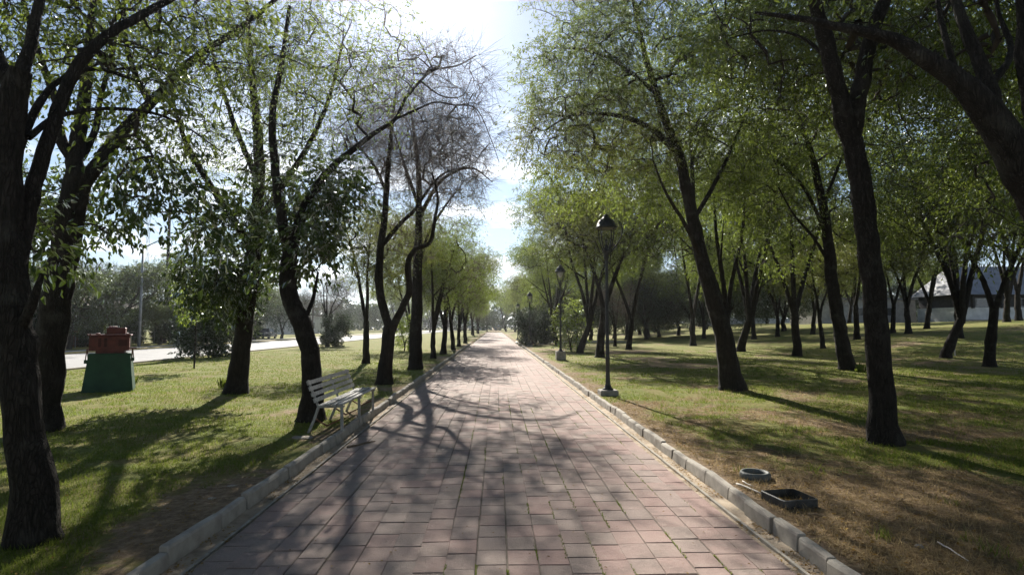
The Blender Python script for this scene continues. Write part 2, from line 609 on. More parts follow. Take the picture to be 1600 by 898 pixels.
def height(x, y):
    x = np.asarray(x, float); y = np.asarray(y, float)
    base = 0.085 + 0.05 * (_vn(x, y, 2.2, 1) - 0.5) + 0.03 * (_vn(x, y, 0.7, 2) - 0.5)
    damp = sstep(0, 1.0, np.abs(x) - 2.4)
    base = 0.085 + (base - 0.085) * (0.3 + 0.7 * damp)
    rise = 2.15 * sstep(13, 46, x) * sstep(14, 46, y)
    und = 0.35 * sstep(5, 20, np.abs(x)) * (_vn(x, y, 9, 3) - 0.5) * (x > 0)
    h = base + rise + und
    left = sstep(13.5, 17.2, -x)
    h = h * (1 - left) + (-0.05) * left
    beyond = sstep(26.6, 30, -x)
    h = h * (1 - beyond) + 0.12 * beyond
    inner = np.abs(x) < 2.345
    return np.where(inner & (y < ZEND), -0.09, h)


def dryness(x, y):
    x = np.asarray(x, float); y = np.asarray(y, float)
    d = 0.20 + 0.55 * (_vn(x, y, 1.6, 5) - 0.5) + 0.5 * (_vn(x, y, 0.55, 6) - 0.5) + 0.3 * (_vn(x, y, 5, 7) - 0.4)
    edge = np.abs(x) - 2.4
    d = d + 0.42 * (1 - sstep(0.0, 0.9, edge)) * (_vn(x, y, 1.9, 8) > 0.25)
    # bare ground at the lower right by the kerb, and at the lower left corner
    d = d + 0.5 * (1 - sstep(0.6, 2.6, np.hypot((x - 3.6) / 1.5, (y - 4.3) / 1.3)))
    d = d + 0.14 * (1 - sstep(1.0, 4.5, np.hypot((x - 4.5) / 1.3, (y - 6.5) / 1.1)))
    d = d + 0.30 * (1 - sstep(0.3, 1.6, np.hypot((x + 3.0) / 0.8, (y - 4.6) / 1.3)))
    d = d + 0.25 * ((x > 3) & (x < 10)) * (_vn(x, y, 3.3, 9) > 0.62)
    d = d - 0.22 * sstep(2.5, 6, -x)
    return np.clip(d, 0, 1)


def at(px, py):
    """ground point under a photo pixel (marches the ray over the terrain)"""
    d = ray(px, py); o = np.array([0, 0, CAMH])
    z = 1.5
    prev = z
    while z < 900:
        p = o + d * (z / d.dot(FWD))
        hh = float(height(p[0], p[1])) if abs(p[0]) > 2.4 else 0.0
        if p[2] <= hh:
            lo, hi = prev, z
            for _ in range(18):
                m = (lo + hi) / 2
                p = o + d * (m / d.dot(FWD))
                hh = float(height(p[0], p[1])) if abs(p[0]) > 2.4 else 0.0
                if p[2] <= hh: hi = m
                else: lo = m
            return p
        prev = z
        z *= 1.02
    p = o + d * (900 / d.dot(FWD)); p[2] = 0
    return p


def gl(x, y):
    return float(height(x, y))


def geo_steps(a, b, s0, g):
    out = [a]; s = s0
    while out[-1] < b:
        out.append(out[-1] + s); s *= g
    return out


xr = [2.40 + 0.15 * i for i in range(78)]
xr += geo_steps(xr[-1] + 0.25, 1400, 0.35, 1.14)
xl = [-v for v in xr if v < 13.6] + [-13.9, -14.5, -15.2, -16, -16.7, -17.2, -17.5, -20, -24, -26.5, -27.2, -28, -29, -30.5] + [-v for v in geo_steps(32, 1400, 1.5, 1.2)]
xs = sorted(set([round(v, 4) for v in xl + xr + [-2.33, 2.33, -2.365, 2.365, -1.2, 0, 1.2]]))
ys = [-8 + 0.4 * i for i in range(26)] + [2.5 + 0.15 * i for i in range(125)]
ys += geo_steps(ys[-1] + 0.2, 2500, 0.28, 1.07)
xs = np.array(xs); ys = np.array(ys)
gx, gy = np.meshgrid(xs, ys)
gz = height(gx, gy)
V = np.stack([gx, gy, gz], -1).reshape(-1, 3)
nx, ny = len(xs), len(ys)
ii, jj = np.meshgrid(np.arange(nx - 1), np.arange(ny - 1))
a0 = (jj * nx + ii).ravel()
Fq = np.stack([a0, a0 + 1, a0 + nx + 1, a0 + nx], 1)
gme = mesh_np('ground', V, Fq, M['ground'])
da = gme.attributes.new('dry', 'FLOAT', 'POINT')
da.data.foreach_set('value', dryness(gx, gy).ravel().astype(np.float32))
tag(link('ground', gme), kind='structure')

# ------------------------------------------------------------------ path, pavers, kerbs
mb = MB()
mb.box((-0.015, 84, -0.030), (4.15, ZEND + 8, 0.04))
mb.box((0, 84, -0.085), (4.66, ZEND + 8, 0.02))
path = mb.build('path', M['sand']); tag(path, kind='structure')

NCOL = 19
PW = 4.19 / NCOL
X0 = -2.11


def paver_vf(w, l, h=0.05, b=0.006):
    vs = []
    for z, dx in ((-h, 0), (-b, 0), (0, b)):
        for sx, sy in ((-1, -1), (1, -1), (1, 1), (-1, 1)):
            vs.append((sx * (w / 2 - dx), sy * (l / 2 - dx), z))
    fs = []
    for r in range(2):
        for i in range(4):
            j = (i + 1) % 4
            fs.append((r * 4 + i, r * 4 + j, (r + 1) * 4 + j, (r + 1) * 4 + i))
    fs.append((8, 9, 10, 11))
    return np.array(vs, float), np.array(fs)


lens_ = [0.27, 0.285, 0.27, 0.28, 0.14, 0.285, 0.42]
pv_mesh = {}
items = []
for c in range(NCOL):
    y = 1.2 + rnd.uniform(0, 0.28)
    while y < ZEND - 0.5:
        L = rnd.choice(lens_[:4]) if rnd.random() < 0.94 else rnd.choice(lens_)
        if y > 60: L = 0.56
        items.append((X0 + PW * (c + 0.5) + 0.010 * math.sin(y * 0.7 + c), y + L / 2, L, c))
        y += L + 0.004
items.sort(key=lambda t: t[1])


def paver_seen(t):
    # in view of the camera, nearest ones first
    x, y = t[0], t[1]
    if y < 3.75: return False
    return abs(x - 0.03 * y) < 0.9 * y


n_single = 0
farV, farF, off = [], [], 0
for (x, y, L, c) in items:
    dz = rnd.uniform(-0.0035, 0.002)
    rx, ry = rnd.gauss(0, 0.004), rnd.gauss(0, 0.006)
    rz = rnd.gauss(0, 0.006)
    if n_single < 300 and paver_seen((x, y)):
        key = round(L, 3)
        if key not in pv_mesh:
            v, f = paver_vf(PW - 0.004, L - 0.003, 0.05, 0.004)
            me = bpy.data.meshes.new('paver'); me.from_pydata([tuple(q) for q in v], [], [tuple(q) for q in f])
            me.materials.append(M['paver'])
            pv_mesh[key] = me
        o = link('paver', pv_mesh[key], path, (x, y, dz), (rx, ry, rz))
        n_single += 1
    else:
        v, f = paver_vf(PW - 0.004, L - 0.003, 0.05, 0.004)
        v[:, 2] += dz + v[:, 0] * ry + v[:, 1] * rx
        cs, sn = math.cos(rz), math.sin(rz)
        v2 = v.copy(); v2[:, 0] = v[:, 0] * cs - v[:, 1] * sn; v2[:, 1] = v[:, 0] * sn + v[:, 1] * cs
        v2[:, 0] += x; v2[:, 1] += y
        farV.append(v2); farF.append(f + off); off += 12
o = link('paver_field', mesh_np('paver_field', np.concatenate(farV), np.concatenate(farF), M['paver_far'], False), path)
tag(o, kind='stuff')

for s, nm in ((-1, 'left'), (1, 'right')):
    g = MB()
    x1, x2 = (2.06, 2.34)
    n = 240
    vs, fs = [], []
    for k in range(n + 1):
        y = -4 + k * 61 / n
        for q, xx in enumerate((x1, 2.14, 2.24, x2)):
            zz = -0.028 + (0.012 * math.sin(y * 3.1 + q) * 0.4 + 0.010 * rnd.random()) + (0.012 if q == 3 else 0)
            vs.append((s * xx, y, zz))
    for k in range(n):
        for q in range(3):
            b = k * 4 + q
            f = (b, b + 1, b + 5, b + 4)
            fs.append(f if s > 0 else f[::-1])
    g.add(vs, fs)
    o = g.build('gutter', M['gutter'], None, True); tag(o, kind='structure')
    # thin concrete edging between gutter and pavers
    e = MB(); y = -4
    while y < 57:
        L = rnd.uniform(0.7, 1.1)
        e.box((s * 2.160, y + L / 2, -0.02 + rnd.uniform(-0.004, 0.003)), (0.026, L - 0.012, 0.04), Matrix.Rotation(rnd.gauss(0, .004), 3, 'Z'))
        y += L
    o = e.build('paver_edging', M['concrete'], path)
    # kerb, each stone a part
    k = MB(); k.box((s * 2.352, 26, -0.06), (0.08, 62, 0.06))
    kerb = k.build('kerb', M['soil']); tag(kerb, kind='structure')
    kst = {}
    y = -3.0
    while y < 57:
        L = rnd.choice([0.4, 0.4, 0.5, 0.5, 0.62]) if s > 0 else rnd.choice([0.5, 0.6, 0.78])
        if (s, L) not in kst:
            st = MB()
            # rounded inner top edge
            prof = [(-0.048, -0.13), (-0.044, 0.0), (-0.036, 0.095), (-0.028, 0.110), (-0.018, 0.117), (0.030, 0.117), (0.036, 0.110), (0.038, -0.13)]
            m_ = len(prof)
            vs = []
            cuts = [-L / 2 + 0.003, -L / 2 + 0.012, -L / 6, L / 6, L / 2 - 0.012, L / 2 - 0.003]
            for ci, yy in enumerate(cuts):
                shr = 0.006 if ci in (0, len(cuts) - 1) else 0
                for (xx, zz) in prof:
                    xx2 = xx - math.copysign(shr, xx); zz2 = zz - (shr if zz > 0 else 0)
                    vs.append((s * xx2 + rnd.gauss(0, .0012), yy, zz2 + rnd.gauss(0, .0012)))
            fs = []
            for ci in range(len(cuts) - 1):
                for q in range(m_):
                    r2 = (q + 1) % m_
                    f = (ci * m_ + q, ci * m_ + r2, (ci + 1) * m_ + r2, (ci + 1) * m_ + q)
                    fs.append(f if s < 0 else f[::-1])
            f0 = tuple(range(m_)); f1 = tuple(range((len(cuts) - 1) * m_, len(cuts) * m_))
            fs += [f0[::-1] if s < 0 else f0, f1 if s < 0 else f1[::-1]]
            st.add(vs, fs)
            kst[(s, L)] = st.mesh('kerb_stone', M['concrete'])
        o = link('kerb_stone', kst[(s, L)], kerb, (s * 2.352 + rnd.gauss(0, .008), y + L / 2, rnd.gauss(-0.004, .009)),
                 (rnd.gauss(0, .014), rnd.gauss(0, .03), rnd.gauss(0, .014)))
        y += L + 0.006

# side path joining from the right far down
sp = MB(); sp.add([(2.15, 57.5, 0.106), (14, 60.5, 0.10), (14, 63, 0.10), (2.15, 62.5, 0.106)], [(0, 1, 2, 3)])
for i in range(4):
    pass
o = sp.build('side_path', M['walk']); tag(o, kind='structure')

# ------------------------------------------------------------------ road on the left
rd = MB(); rd.box(((ROAD_A + ROAD_B) / 2, 300, -0.02), (ROAD_A - ROAD_B, 640, 0.05))
o = rd.build('road', M['asphalt']); tag(o, kind='structure')
k = MB()
k.box((ROAD_B - 0.09, 300, 0.04), (0.18, 640, 0.17), bevel=0.02)
o = k.build('road_kerb', M['yellow']); tag(o, kind='structure')
k = MB(); k.box((ROAD_A + 0.08, 300, -0.02), (0.14, 640, 0.09), bevel=0.02)
o = k.build('road_kerb', M['concrete']); tag(o, kind='structure')
k = MB(); k.box((ROAD_B - 0.18 - 0.75, 300, 0.035), (1.5, 640, 0.17))
o = k.build('pavement', M['walk']); tag(o, kind='structure')

# ------------------------------------------------------------------ grass blades, straw, leaf litter


def blades(name, n, region, hgt, wid, mat, keep, lean=0.5, flat=False, seed=0, label=None):
    g = np.random.default_rng(seed)
    x0, x1, y0, y1 = region
    # density falls with distance
    u = g.uniform(0, 1, n) ** 1.25; y = y0 * (y1 / y0) ** u
    x = 0.03 * y + g.uniform(-0.95, 0.95, n) * (y + .4)
    m = keep(x, y, g) & (np.abs(x) > 2.46) & (x > x0) & (x < x1)
    x, y = x[m], y[m]; n = len(x)
    z = height(x, y)
    far = np.clip(y / 5.0, 1, 5.0)
    h = hgt * g.uniform(0.45, 1.25, n)
    w = wid * g.uniform(0.6, 1.3, n) * far
    az = g.uniform(0, 2 * math.pi, n)
    la = g.uniform(0, 2 * math.pi, n); lm = h * lean * g.uniform(0.2, 1.4, n)
    if flat:
        ztip = z + g.uniform(0.004, 0.03, n)
    else:
        ztip = z + h
    dx, dy = np.cos(az) * w / 2, np.sin(az) * w / 2
    zb = z + (0.006 if flat else -0.01)
    tx, ty = x + np.cos(la) * lm, y + np.sin(la) * lm
    V = np.empty((n, 3, 3))
    V[:, 0] = np.stack([x - dx, y - dy, zb], 1)
    V[:, 1] = np.stack([x + dx, y + dy, zb], 1)
    V[:, 2] = np.stack([tx, ty, ztip], 1)
    Fc = np.arange(n * 3).reshape(n, 3)
    o = link(name, mesh_np(name, V.reshape(-1, 3), Fc, M[mat], False))
    tag(o, label, 'grass' if mat != 'litter' else 'leaves', kind='stuff')
    return o


def green_keep(x, y, g):
    d = dryness(x, y) + 0.15 * (g.random(len(x)) - 0.5)
    t = _vn(x, y, 0.35, 21)
    return (d < 0.42) & (t > 0.30) & (_vn(x, y, 1.3, 23) > 0.12)


def dry_keep(x, y, g):
    d = dryness(x, y) + 0.35 * (g.random(len(x)) - 0.5)
    return d > 0.42


blades('lawn_grass', 380000, (-16.8, -2.4, 2.6, 40), 0.05, 0.006, 'blade', green_keep, 0.7, seed=3,
       label='short green grass growing on the lawn left of the paved path')
blades('lawn_grass', 380000, (2.4, 40, 2.6, 40), 0.055, 0.006, 'blade', green_keep, 0.8, seed=4,
       label='short green grass growing on the shaded lawn right of the paved path')
blades('dry_straw', 190000, (2.4, 20, 2.6, 22), 0.13, 0.009, 'straw', dry_keep, 1.3, True, seed=5,
       label='dry straw and dead grass stalks on bare soil right of the path')
blades('dry_straw', 60000, (2.4, 20, 2.6, 16), 0.07, 0.006, 'straw', dry_keep, 0.8, False, seed=8,
       label='upright dry grass stalks standing on bare soil right of the path')
blades('dry_straw', 80000, (-12, -2.4, 2.6, 16), 0.09, 0.004, 'straw', dry_keep, 1.2, True, seed=6,
       label='dry straw and dead grass stalks on the lawn left of the path')

# tufts: taller weeds scattered on the right lawn
def tufts():
    g = np.random.default_rng(77)
    V = []; n = 0
    spots = []
    for _ in range(120):
        x = g.uniform(2.7, 12); y = g.uniform(3.4, 15)
        spots.append((x, y, g.uniform(0.6, 1.2)))
    for _ in range(40):
        x = -g.uniform(2.7, 9); y = g.uniform(4, 14)
        spots.append((x, y, g.uniform(0.4, 0.8)))
    for x, y, s in spots:
        if abs(x) < 2.6: continue
        z = gl(x, y)
        for _ in range(26):
            a = g.uniform(0, 6.28); b = g.uniform(0, 6.28); h = s * g.uniform(0.05, 0.13)
            ox, oy = g.normal(0, .05), g.normal(0, .05)
            w = 0.004
            V += [(x + ox - w * math.cos(b), y + oy - w * math.sin(b), z - .01), (x + ox + w * math.cos(b), y + oy + w * math.sin(b), z - .01),
                  (x + ox + h * .6 * math.cos(a), y + oy + h * .6 * math.sin(a), z + h)]
    V = np.array(V)
    o = link('weed_tufts', mesh_np('weed_tufts', V, np.arange(len(V)).reshape(-1, 3), M['blade'], False))
    tag(o, 'small upright green weed tufts scattered over both lawns', 'weeds', kind='stuff')


tufts()


def litter(name, n, pick, label, seed, size=0.028):
    g = np.random.default_rng(seed)
    pts = pick(g, n)
    n = len(pts)
    az = g.uniform(0, 6.28, n); L = size * g.uniform(0.6, 1.4, n); W = L * g.uniform(0.35, 0.6, n)
    ca, sa = np.cos(az), np.sin(az)
    tilt = g.uniform(-.5, .5, n)
    V = np.empty((n, 4, 3))
    for i, (u, v, zz) in enumerate(((-1, 0, 0.0), (0, -.5, .18), (1, 0, .1), (0, .5, .18))):
        V[:, i, 0] = pts[:, 0] + ca * u * L / 2 - sa * v * W
        V[:, i, 1] = pts[:, 1] + sa * u * L / 2 + ca * v * W
        V[:, i, 2] = pts[:, 2] + 0.004 + L * zz * (1 + tilt * v) + 0.3 * L * np.abs(tilt) * (u + 1) * .3
    a = np.arange(n)[:, None] * 4
    Fc = np.concatenate([a + np.array([0, 1, 2]), a + np.array([0, 2, 3])])
    o = link(name, mesh_np(name, V.reshape(-1, 3), Fc, M['litter'], False))
    tag(o, label, 'leaves', kind='stuff')


def pick_gutter(side):
    def f(g, n):
        y = 2.8 * (40 / 2.8) ** g.random(n)
        x = side * (2.08 + 0.23 * g.random(n) ** 0.8)
        keep = _vn(x * 0, y, 0.35, 31) > 0.5
        x, y = x[keep], y[keep]
        return np.stack([x, y, np.full(len(x), -0.012)], 1)
    return f


litter('leaf_litter', 2600, pick_gutter(1), 'dry yellow and brown fallen leaves lying in the right gutter', 41)
litter('leaf_litter', 1500, pick_gutter(-1), 'dry brown fallen leaves lying in the left gutter', 42)


def pick_lawn(side, n_):
    def f(g, n):
        y = 3 * (20 / 3) ** g.random(n); x = side * (2.5 + g.random(n) ** 1.4 * 10)
        return np.stack([x, y, height(x, y) + 0.01], 1)
    return f


litter('leaf_litter', 7000, pick_lawn(1, 0), 'fallen brown leaves scattered on the right lawn', 43, 0.035)
litter('leaf_litter', 3500, pick_lawn(-1, 0), 'fallen brown leaves scattered on the left lawn', 44, 0.03)


def pick_path(g, n):
    y = 3 * (30 / 3) ** g.random(n); x = g.uniform(-2.1, 2.1, n)
    return np.stack([x, y, np.full(n, 0.002)], 1)


litter('leaf_litter', 420, pick_path, 'few small dry leaves lying on the paved path', 45, 0.022)

# moss and weeds in the paver joints (right half)
g_ = np.random.default_rng(9)
V = []
for _ in range(6500):
    c = int(g_.integers(8, 19)); y = 3.2 * (14 / 3.2) ** g_.random()
    if _vn(c * 3.0, y, 0.5, 51) < 0.62: continue
    x = X0 + PW * c + g_.normal(0, 0.004)
    a = g_.uniform(0, 6.28); h = g_.uniform(0.006, 0.018); w = .004
    V += [(x - w, y, -0.01), (x + w, y + w, -0.01), (x + h * .7 * math.cos(a), y + h * .7 * math.sin(a), h)]
V = np.array(V)
o = link('joint_weeds', mesh_np('joint_weeds', V, np.arange(len(V)).reshape(-1, 3), M['blade'], False))
tag(o, 'tiny green weeds growing in the joints between pavers', 'weeds', kind='stuff')

# ------------------------------------------------------------------ tree builder


def resample(pts, rad, step):
    pts = np.array(pts, float); rad = np.array(rad, float)
    # Catmull-Rom smoothing
    P4 = np.vstack([2 * pts[0] - pts[1], pts, 2 * pts[-1] - pts[-2]])
    out, ro = [], []
    for i in range(len(pts) - 1):
        L = np.linalg.norm(pts[i + 1] - pts[i]); k = max(1, int(math.ceil(L / step)))
        for q in range(k):
            t = q / k
            p0, p1, p2, p3 = P4[i], P4[i + 1], P4[i + 2], P4[i + 3]
            out.append(0.5 * ((2 * p1) + (-p0 + p2) * t + (2 * p0 - 5 * p1 + 4 * p2 - p3) * t * t + (-p0 + 3 * p1 - 3 * p2 + p3) * t ** 3))
            ro.append(rad[i] * (1 - t) + rad[i + 1] * t)
    out.append(pts[-1]); ro.append(rad[-1])
    return np.array(out), np.array(ro)


LEAF_T = {  # local leaf outlines: along x, width y, fold z
    'ash': (np.array([(0, 0, 0), (.45, -.5, .12), (1, 0, -.05), (.45, .5, .12)]), np.array([(0, 1, 2), (0, 2, 3)])),
    'broad': (np.array([(0, 0, 0), (.28, -.46, .1), (.68, -.36, .05), (1, 0, -.12), (.68, .36, .05), (.28, .46, .1)]),
              np.array([(0, 1, 2), (0, 2, 3), (0, 3, 4), (0, 4, 5)])),
}


class Tree:
    def __init__(self, seed):
        self.g = np.random.default_rng(seed)
        self.paths = []          # (pts, rad, sides, is_limb)
        self.nodes = []          # pos
        self.parent = []
        self.lim = []            # max radius
        self.term = []           # (pos, dir, kind, leafy)
        self.tr_v = []; self.tr_f = []; self.tr_n = 0
        self.br_v = []; self.br_f = []; self.br_n = 0
        self.chain = []          # list of node index paths
        self.tip_f = []
        self.spray_n = 8; self.spray_len = .65; self.spray_r = .0028
        self.leafpts = []        # (pos, dir, blob index)

    def limb(self, pts, rad, sides=12, rough=0.06, flare=False):
        p, r = resample(pts, rad, max(0.10, min(0.3, max(rad) * 1.2)))
        g = self.g
        if len(p) > 3:
            p[1:-1] += g.normal(0, 1, (len(p) - 2, 3)) * (r[1:-1, None] * rough)
        V, Fq = tube_np(p, r, sides)
        # lumpy bark outline
        Vr = V.reshape(len(p), sides, 3)
        ph = np.cumsum(g.normal(0, .25, (len(p), sides)), axis=0) * .5
        lump = 1 + 0.045 * np.sin(ph + np.arange(sides)[None] * 2.1) + g.normal(0, .018, (len(p), sides))
        if flare:
            k = np.exp(-(p[:, 2] - p[0, 2]) / 0.24)
            root = 1 + 0.35 * np.maximum(0, np.sin(np.arange(sides) / sides * 2 * math.pi * 4 + g.uniform(0, 6)))
            lump = lump * (1 + k[:, None] * (0.62 * root[None] - 0.22))
        if sides >= 9 and len(p) > 6:
            th = np.arange(sides) / sides * 2 * math.pi
            for _ in range(max(2, len(p) // 7)):
                kc = g.integers(1, len(p) - 1); tc_ = g.uniform(0, 6.28)
                lump = lump + g.uniform(.10, .26) * np.exp(-((np.arange(len(p)) - kc) / 1.1) ** 2)[:, None] * np.exp((np.cos(th - tc_) - 1) * 2.2)[None]
        Vr = p[:, None, :] + (Vr - p[:, None, :]) * lump[..., None]
        self.tr_v.append(Vr.reshape(-1, 3)); self.tr_f.append(Fq + self.tr_n); self.tr_n += len(V)
        b = len(self.nodes)
        for i in range(len(p)):
            self.nodes.append(p[i]); self.lim.append(r[i]); self.parent.append(-1)
        return p

    def fill(self, targets, leafy, blob, min_h=None, curl=0.07, sink=0.45):
        """grow branches from the skeleton to reach every target point"""
        g = self.g
        T = np.array(targets)
        cap = len(self.nodes) + len(T) * 9
        N = np.empty((cap, 3)); N[:len(self.nodes)] = self.nodes
        n = len(self.nodes)
        limb_n = np.array(self.nodes); lim = np.array(self.lim)
        ok = np.ones(n, bool)
        if min_h is not None: ok = limb_n[:, 2] > min_h
        base = limb_n[ok] if ok.any() else limb_n
        d0 = np.array([np.min(np.linalg.norm(base - t, axis=1)) for t in T])
        bad = np.zeros(cap, bool); bad[:n] = ~ok
        for ti in np.argsort(d0):
            t = T[ti]
            dv = t - N[:n]
            dist = np.linalg.norm(dv, axis=1) + 1e-6
            cost = dist * (1 + sink * np.maximum(0, -dv[:, 2] / dist)) + bad[:n] * 1e3
            i = int(np.argmin(cost)); L = dist[i]
            if L < 0.05: continue
            p0 = N[i]
            k = int(max(2, min(8, math.ceil(L / 0.28))))
            s = np.linspace(0, 1, k + 1)[1:, None]
            mid = (p0 + t) / 2 + np.array([0, 0, 0.14 * L]) + g.normal(0, curl * L, 3)
            pts = (1 - s) ** 2 * p0 + 2 * s * (1 - s) * mid + s ** 2 * t
            if k > 2: pts[:-1] += g.normal(0, 0.022 * L, (k - 1, 3))
            idx = list(range(n, n + k))
            N[n:n + k] = pts
            par = i
            for q in range(k):
                self.nodes.append(pts[q]); self.parent.append(par); self.lim.append(1e9); par = n + q
            self.chain.append((i, idx))
            n += k
            dr = pts[-1] - (pts[-2] if k > 1 else p0)
            dr = dr / (np.linalg.norm(dr) + 1e-9)
            self.leafpts.append((pts[-1], dr, blob, leafy))

    def finish_branches(self, rt=0.0035, expo=0.46, sides=4):
        n = len(self.nodes)
        cnt = np.zeros(n)
        for i, idx in self.chain: cnt[idx[-1]] += 1
        for i in range(n - 1, -1, -1):
            if self.parent[i] >= 0: cnt[self.parent[i]] += cnt[i]
        rad = rt * np.maximum(cnt, 1) ** expo
        N = np.array(self.nodes)
        for i, idx in self.chain:
            r0 = min(rad[idx[0]], self.lim[i] * 0.75 if self.lim[i] < 1e8 else rad[i])
            pts = np.vstack([N[i], N[idx]]); rr = np.concatenate([[r0], rad[idx]])
            rr = np.minimum(rr, r0 * 1.0 + 1e-6)
            rr[-1] *= 0.6
            if len(pts) < 2: continue
            V, Fq = tube_np(pts, rr, 5 if r0 > 0.02 else (4 if r0 > .008 else 3))
            self.br_v.append(V); self.br_f.append(Fq + self.br_n); self.br_n += len(V)

    def sprays(self, spec):
        """fine straight twiglets fanning out of every twig end"""
        g = self.g
        self.spr = {}
        for blob in sorted(set(b for _, _, b, _ in self.leafpts)):
            tp = [(p, d) for p, d, b, lf in self.leafpts if b == blob]
            sp_ = spec.get(blob)
            m = 4 if sp_ is not None else self.spray_n
            ln = sp_.get('sprig', .4) * 1.15 if sp_ is not None else self.spray_len
            k0 = len(tp)
            p = np.repeat(np.array([a for a, _ in tp]), m, 0); d = np.repeat(np.array([b for _, b in tp]), m, 0)
            n = len(p)
            d = d * .7 + g.normal(0, .55, (n, 3)); d /= np.linalg.norm(d, axis=1, keepdims=True)
            L = ln * g.uniform(.5, 1.3, (n, 1))
            self.spr[blob] = (p.reshape(k0, m, 3), d.reshape(k0, m, 3), L.reshape(k0, m))
            p1 = p + d * L * .5 + g.normal(0, .008, (n, 3)); p2 = p + d * L
            p2[:, 2] -= .1 * L[:, 0]; p1[:, 2] -= .02 * L[:, 0]
            ref = np.array([.3, .5, .81]); a = np.cross(d, ref); a /= np.linalg.norm(a, axis=1, keepdims=True) + 1e-9; b = np.cross(d, a)
            r = self.spray_r
            V = np.empty((n, 7, 3))
            for q in range(3):
                o = math.cos(q * 2.094) * a + math.sin(q * 2.094) * b
                V[:, q] = p + o * r; V[:, 3 + q] = p1 + o * r * .75
            V[:, 6] = p2
            f = []
            for q in range(3):
                j = (q + 1) % 3
                f += [(q, j, 3 + j, 3 + q)]
            tips = [(3 + q, 3 + (q + 1) % 3, 6, 6) for q in range(3)]
            Fq = np.array(f)[None] + (np.arange(n) * 7)[:, None, None]
            self.br_v.append(V.reshape(-1, 3)); self.br_f.append(Fq.reshape(-1, 4) + self.br_n)
            T3 = np.array([(a_, b_, c_) for a_, b_, c_, _ in tips])[None] + (np.arange(n) * 7)[:, None, None]
            self.tip_f.append(T3.reshape(-1, 3) + self.br_n)
            self.br_n += n * 7

    def leaves(self, spec):
        """spec[blob] = dict(n, L, W, kind, spread, droop); returns per kind arrays"""
        out = {}
        g = self.g
        singles = []
        for blob in sorted(set(b for _, _, b, lf in self.leafpts)):
            sp = spec[blob]
            if sp is None: continue
            tp = [(p, d) for p, d, b, lf in self.leafpts if b == blob and lf]
            if not tp: continue
            Pp = np.array([a for a, _ in tp]); Dd = np.array([b for _, b in tp])
            n = sp['n']; k = len(Pp)
            st, sd_, sl = self.spr[blob]            # twiglet starts, directions, lengths: (k, m, 3), (k, m, 3), (k, m)
            m_tw = st.shape[1]
            which = g.integers(0, m_tw, (k, n)); row = np.arange(k)[:, None]
            s = 0.12 + 0.95 * g.random((k, n)) ** 0.75
            sdir = sd_[row, which]
            pos = st[row, which] + sdir * (s * sl[row, which])[..., None]
            pos[..., 2] -= sp.get('droop', 0.5) * .25 * s * s * sl[row, which]
            side = np.cross(sdir, g.normal(0, 1, (k, n, 3))); side /= np.linalg.norm(side, axis=2, keepdims=True) + 1e-9
            pos += g.normal(0, sp.get('spread', 0.06) * .22, (k, n, 3))
            a = sdir * 0.7 + side * .75 + g.normal(0, 0.25, (k, n, 3)); a[..., 2] -= sp.get('hang', 0.45)
            a /= np.linalg.norm(a, axis=2, keepdims=True)
            nn = g.normal(0, .6, (k, n, 3)); nn[..., 2] += 0.9
            b = np.cross(nn, a); b /= (np.linalg.norm(b, axis=2, keepdims=True) + 1e-9)
            c = np.cross(a, b)
            L = sp['L'] * g.uniform(0.6, 1.25, (k, n)); W = L * sp['W']
            pos, a, b, c = [q.reshape(-1, 3) for q in (pos, a, b, c)]
            L = L.ravel(); W = W.ravel()
            if sp.get('single'):
                m = min(sp['single'], len(pos))
                pick = g.permutation(len(pos))
                for q in pick[:m]: singles.append((pos[q], a[q], b[q], c[q], L[q], W[q]))
                rest = pick[m:]
                pos, a, b, c, L, W = pos[rest], a[rest], b[rest], c[rest], L[rest], W[rest]
            tv, tf = LEAF_T[sp.get('shape', 'ash')]
            m = len(pos)
            V = pos[:, None, :] + tv[None, :, 0, None] * (L[:, None, None] * a[:, None, :]) + tv[None, :, 1, None] * (W[:, None, None] * b[:, None, :]) + tv[None, :, 2, None] * (L[:, None, None] * c[:, None, :])
            Fc = tf[None] + (np.arange(m) * len(tv))[:, None, None]
            key = sp.get('mat', 'leaf')
            out.setdefault(key, []).append((V.reshape(-1, 3), Fc.reshape(-1, 3)))
        return out, singles

    def build(self, root, spec, origin, bark='bark', twig='twig', rt=0.0035, expo=0.46):
        origin = np.array(origin)
        self.finish_branches(rt, expo)
        self.spray_r = rt * .75
        self.sprays(spec)
        V = np.concatenate(self.tr_v) - origin; Fq = np.concatenate(self.tr_f)
        link('trunk', mesh_np('trunk', V, Fq, M[bark]), root)
        if self.br_v:
            V = np.concatenate(self.br_v) - origin; Fq = np.concatenate(self.br_f)
            bme = mesh_np('branches', V, Fq, M[twig])
            if self.tip_f:
                t3 = np.concatenate(self.tip_f); bme = mesh_mixed('branches', V, Fq, t3, M[twig])
            tag(link('branches', bme, root), kind='stuff')
        out, singles = self.leaves(spec)
        for key, lst in out.items():
            off = 0; VV = []; FF = []
            for v, f in lst:
                VV.append(v); FF.append(f + off); off += len(v)
            link('crown', mesh_np('crown', np.concatenate(VV) - origin, np.concatenate(FF), M[key], False), root)
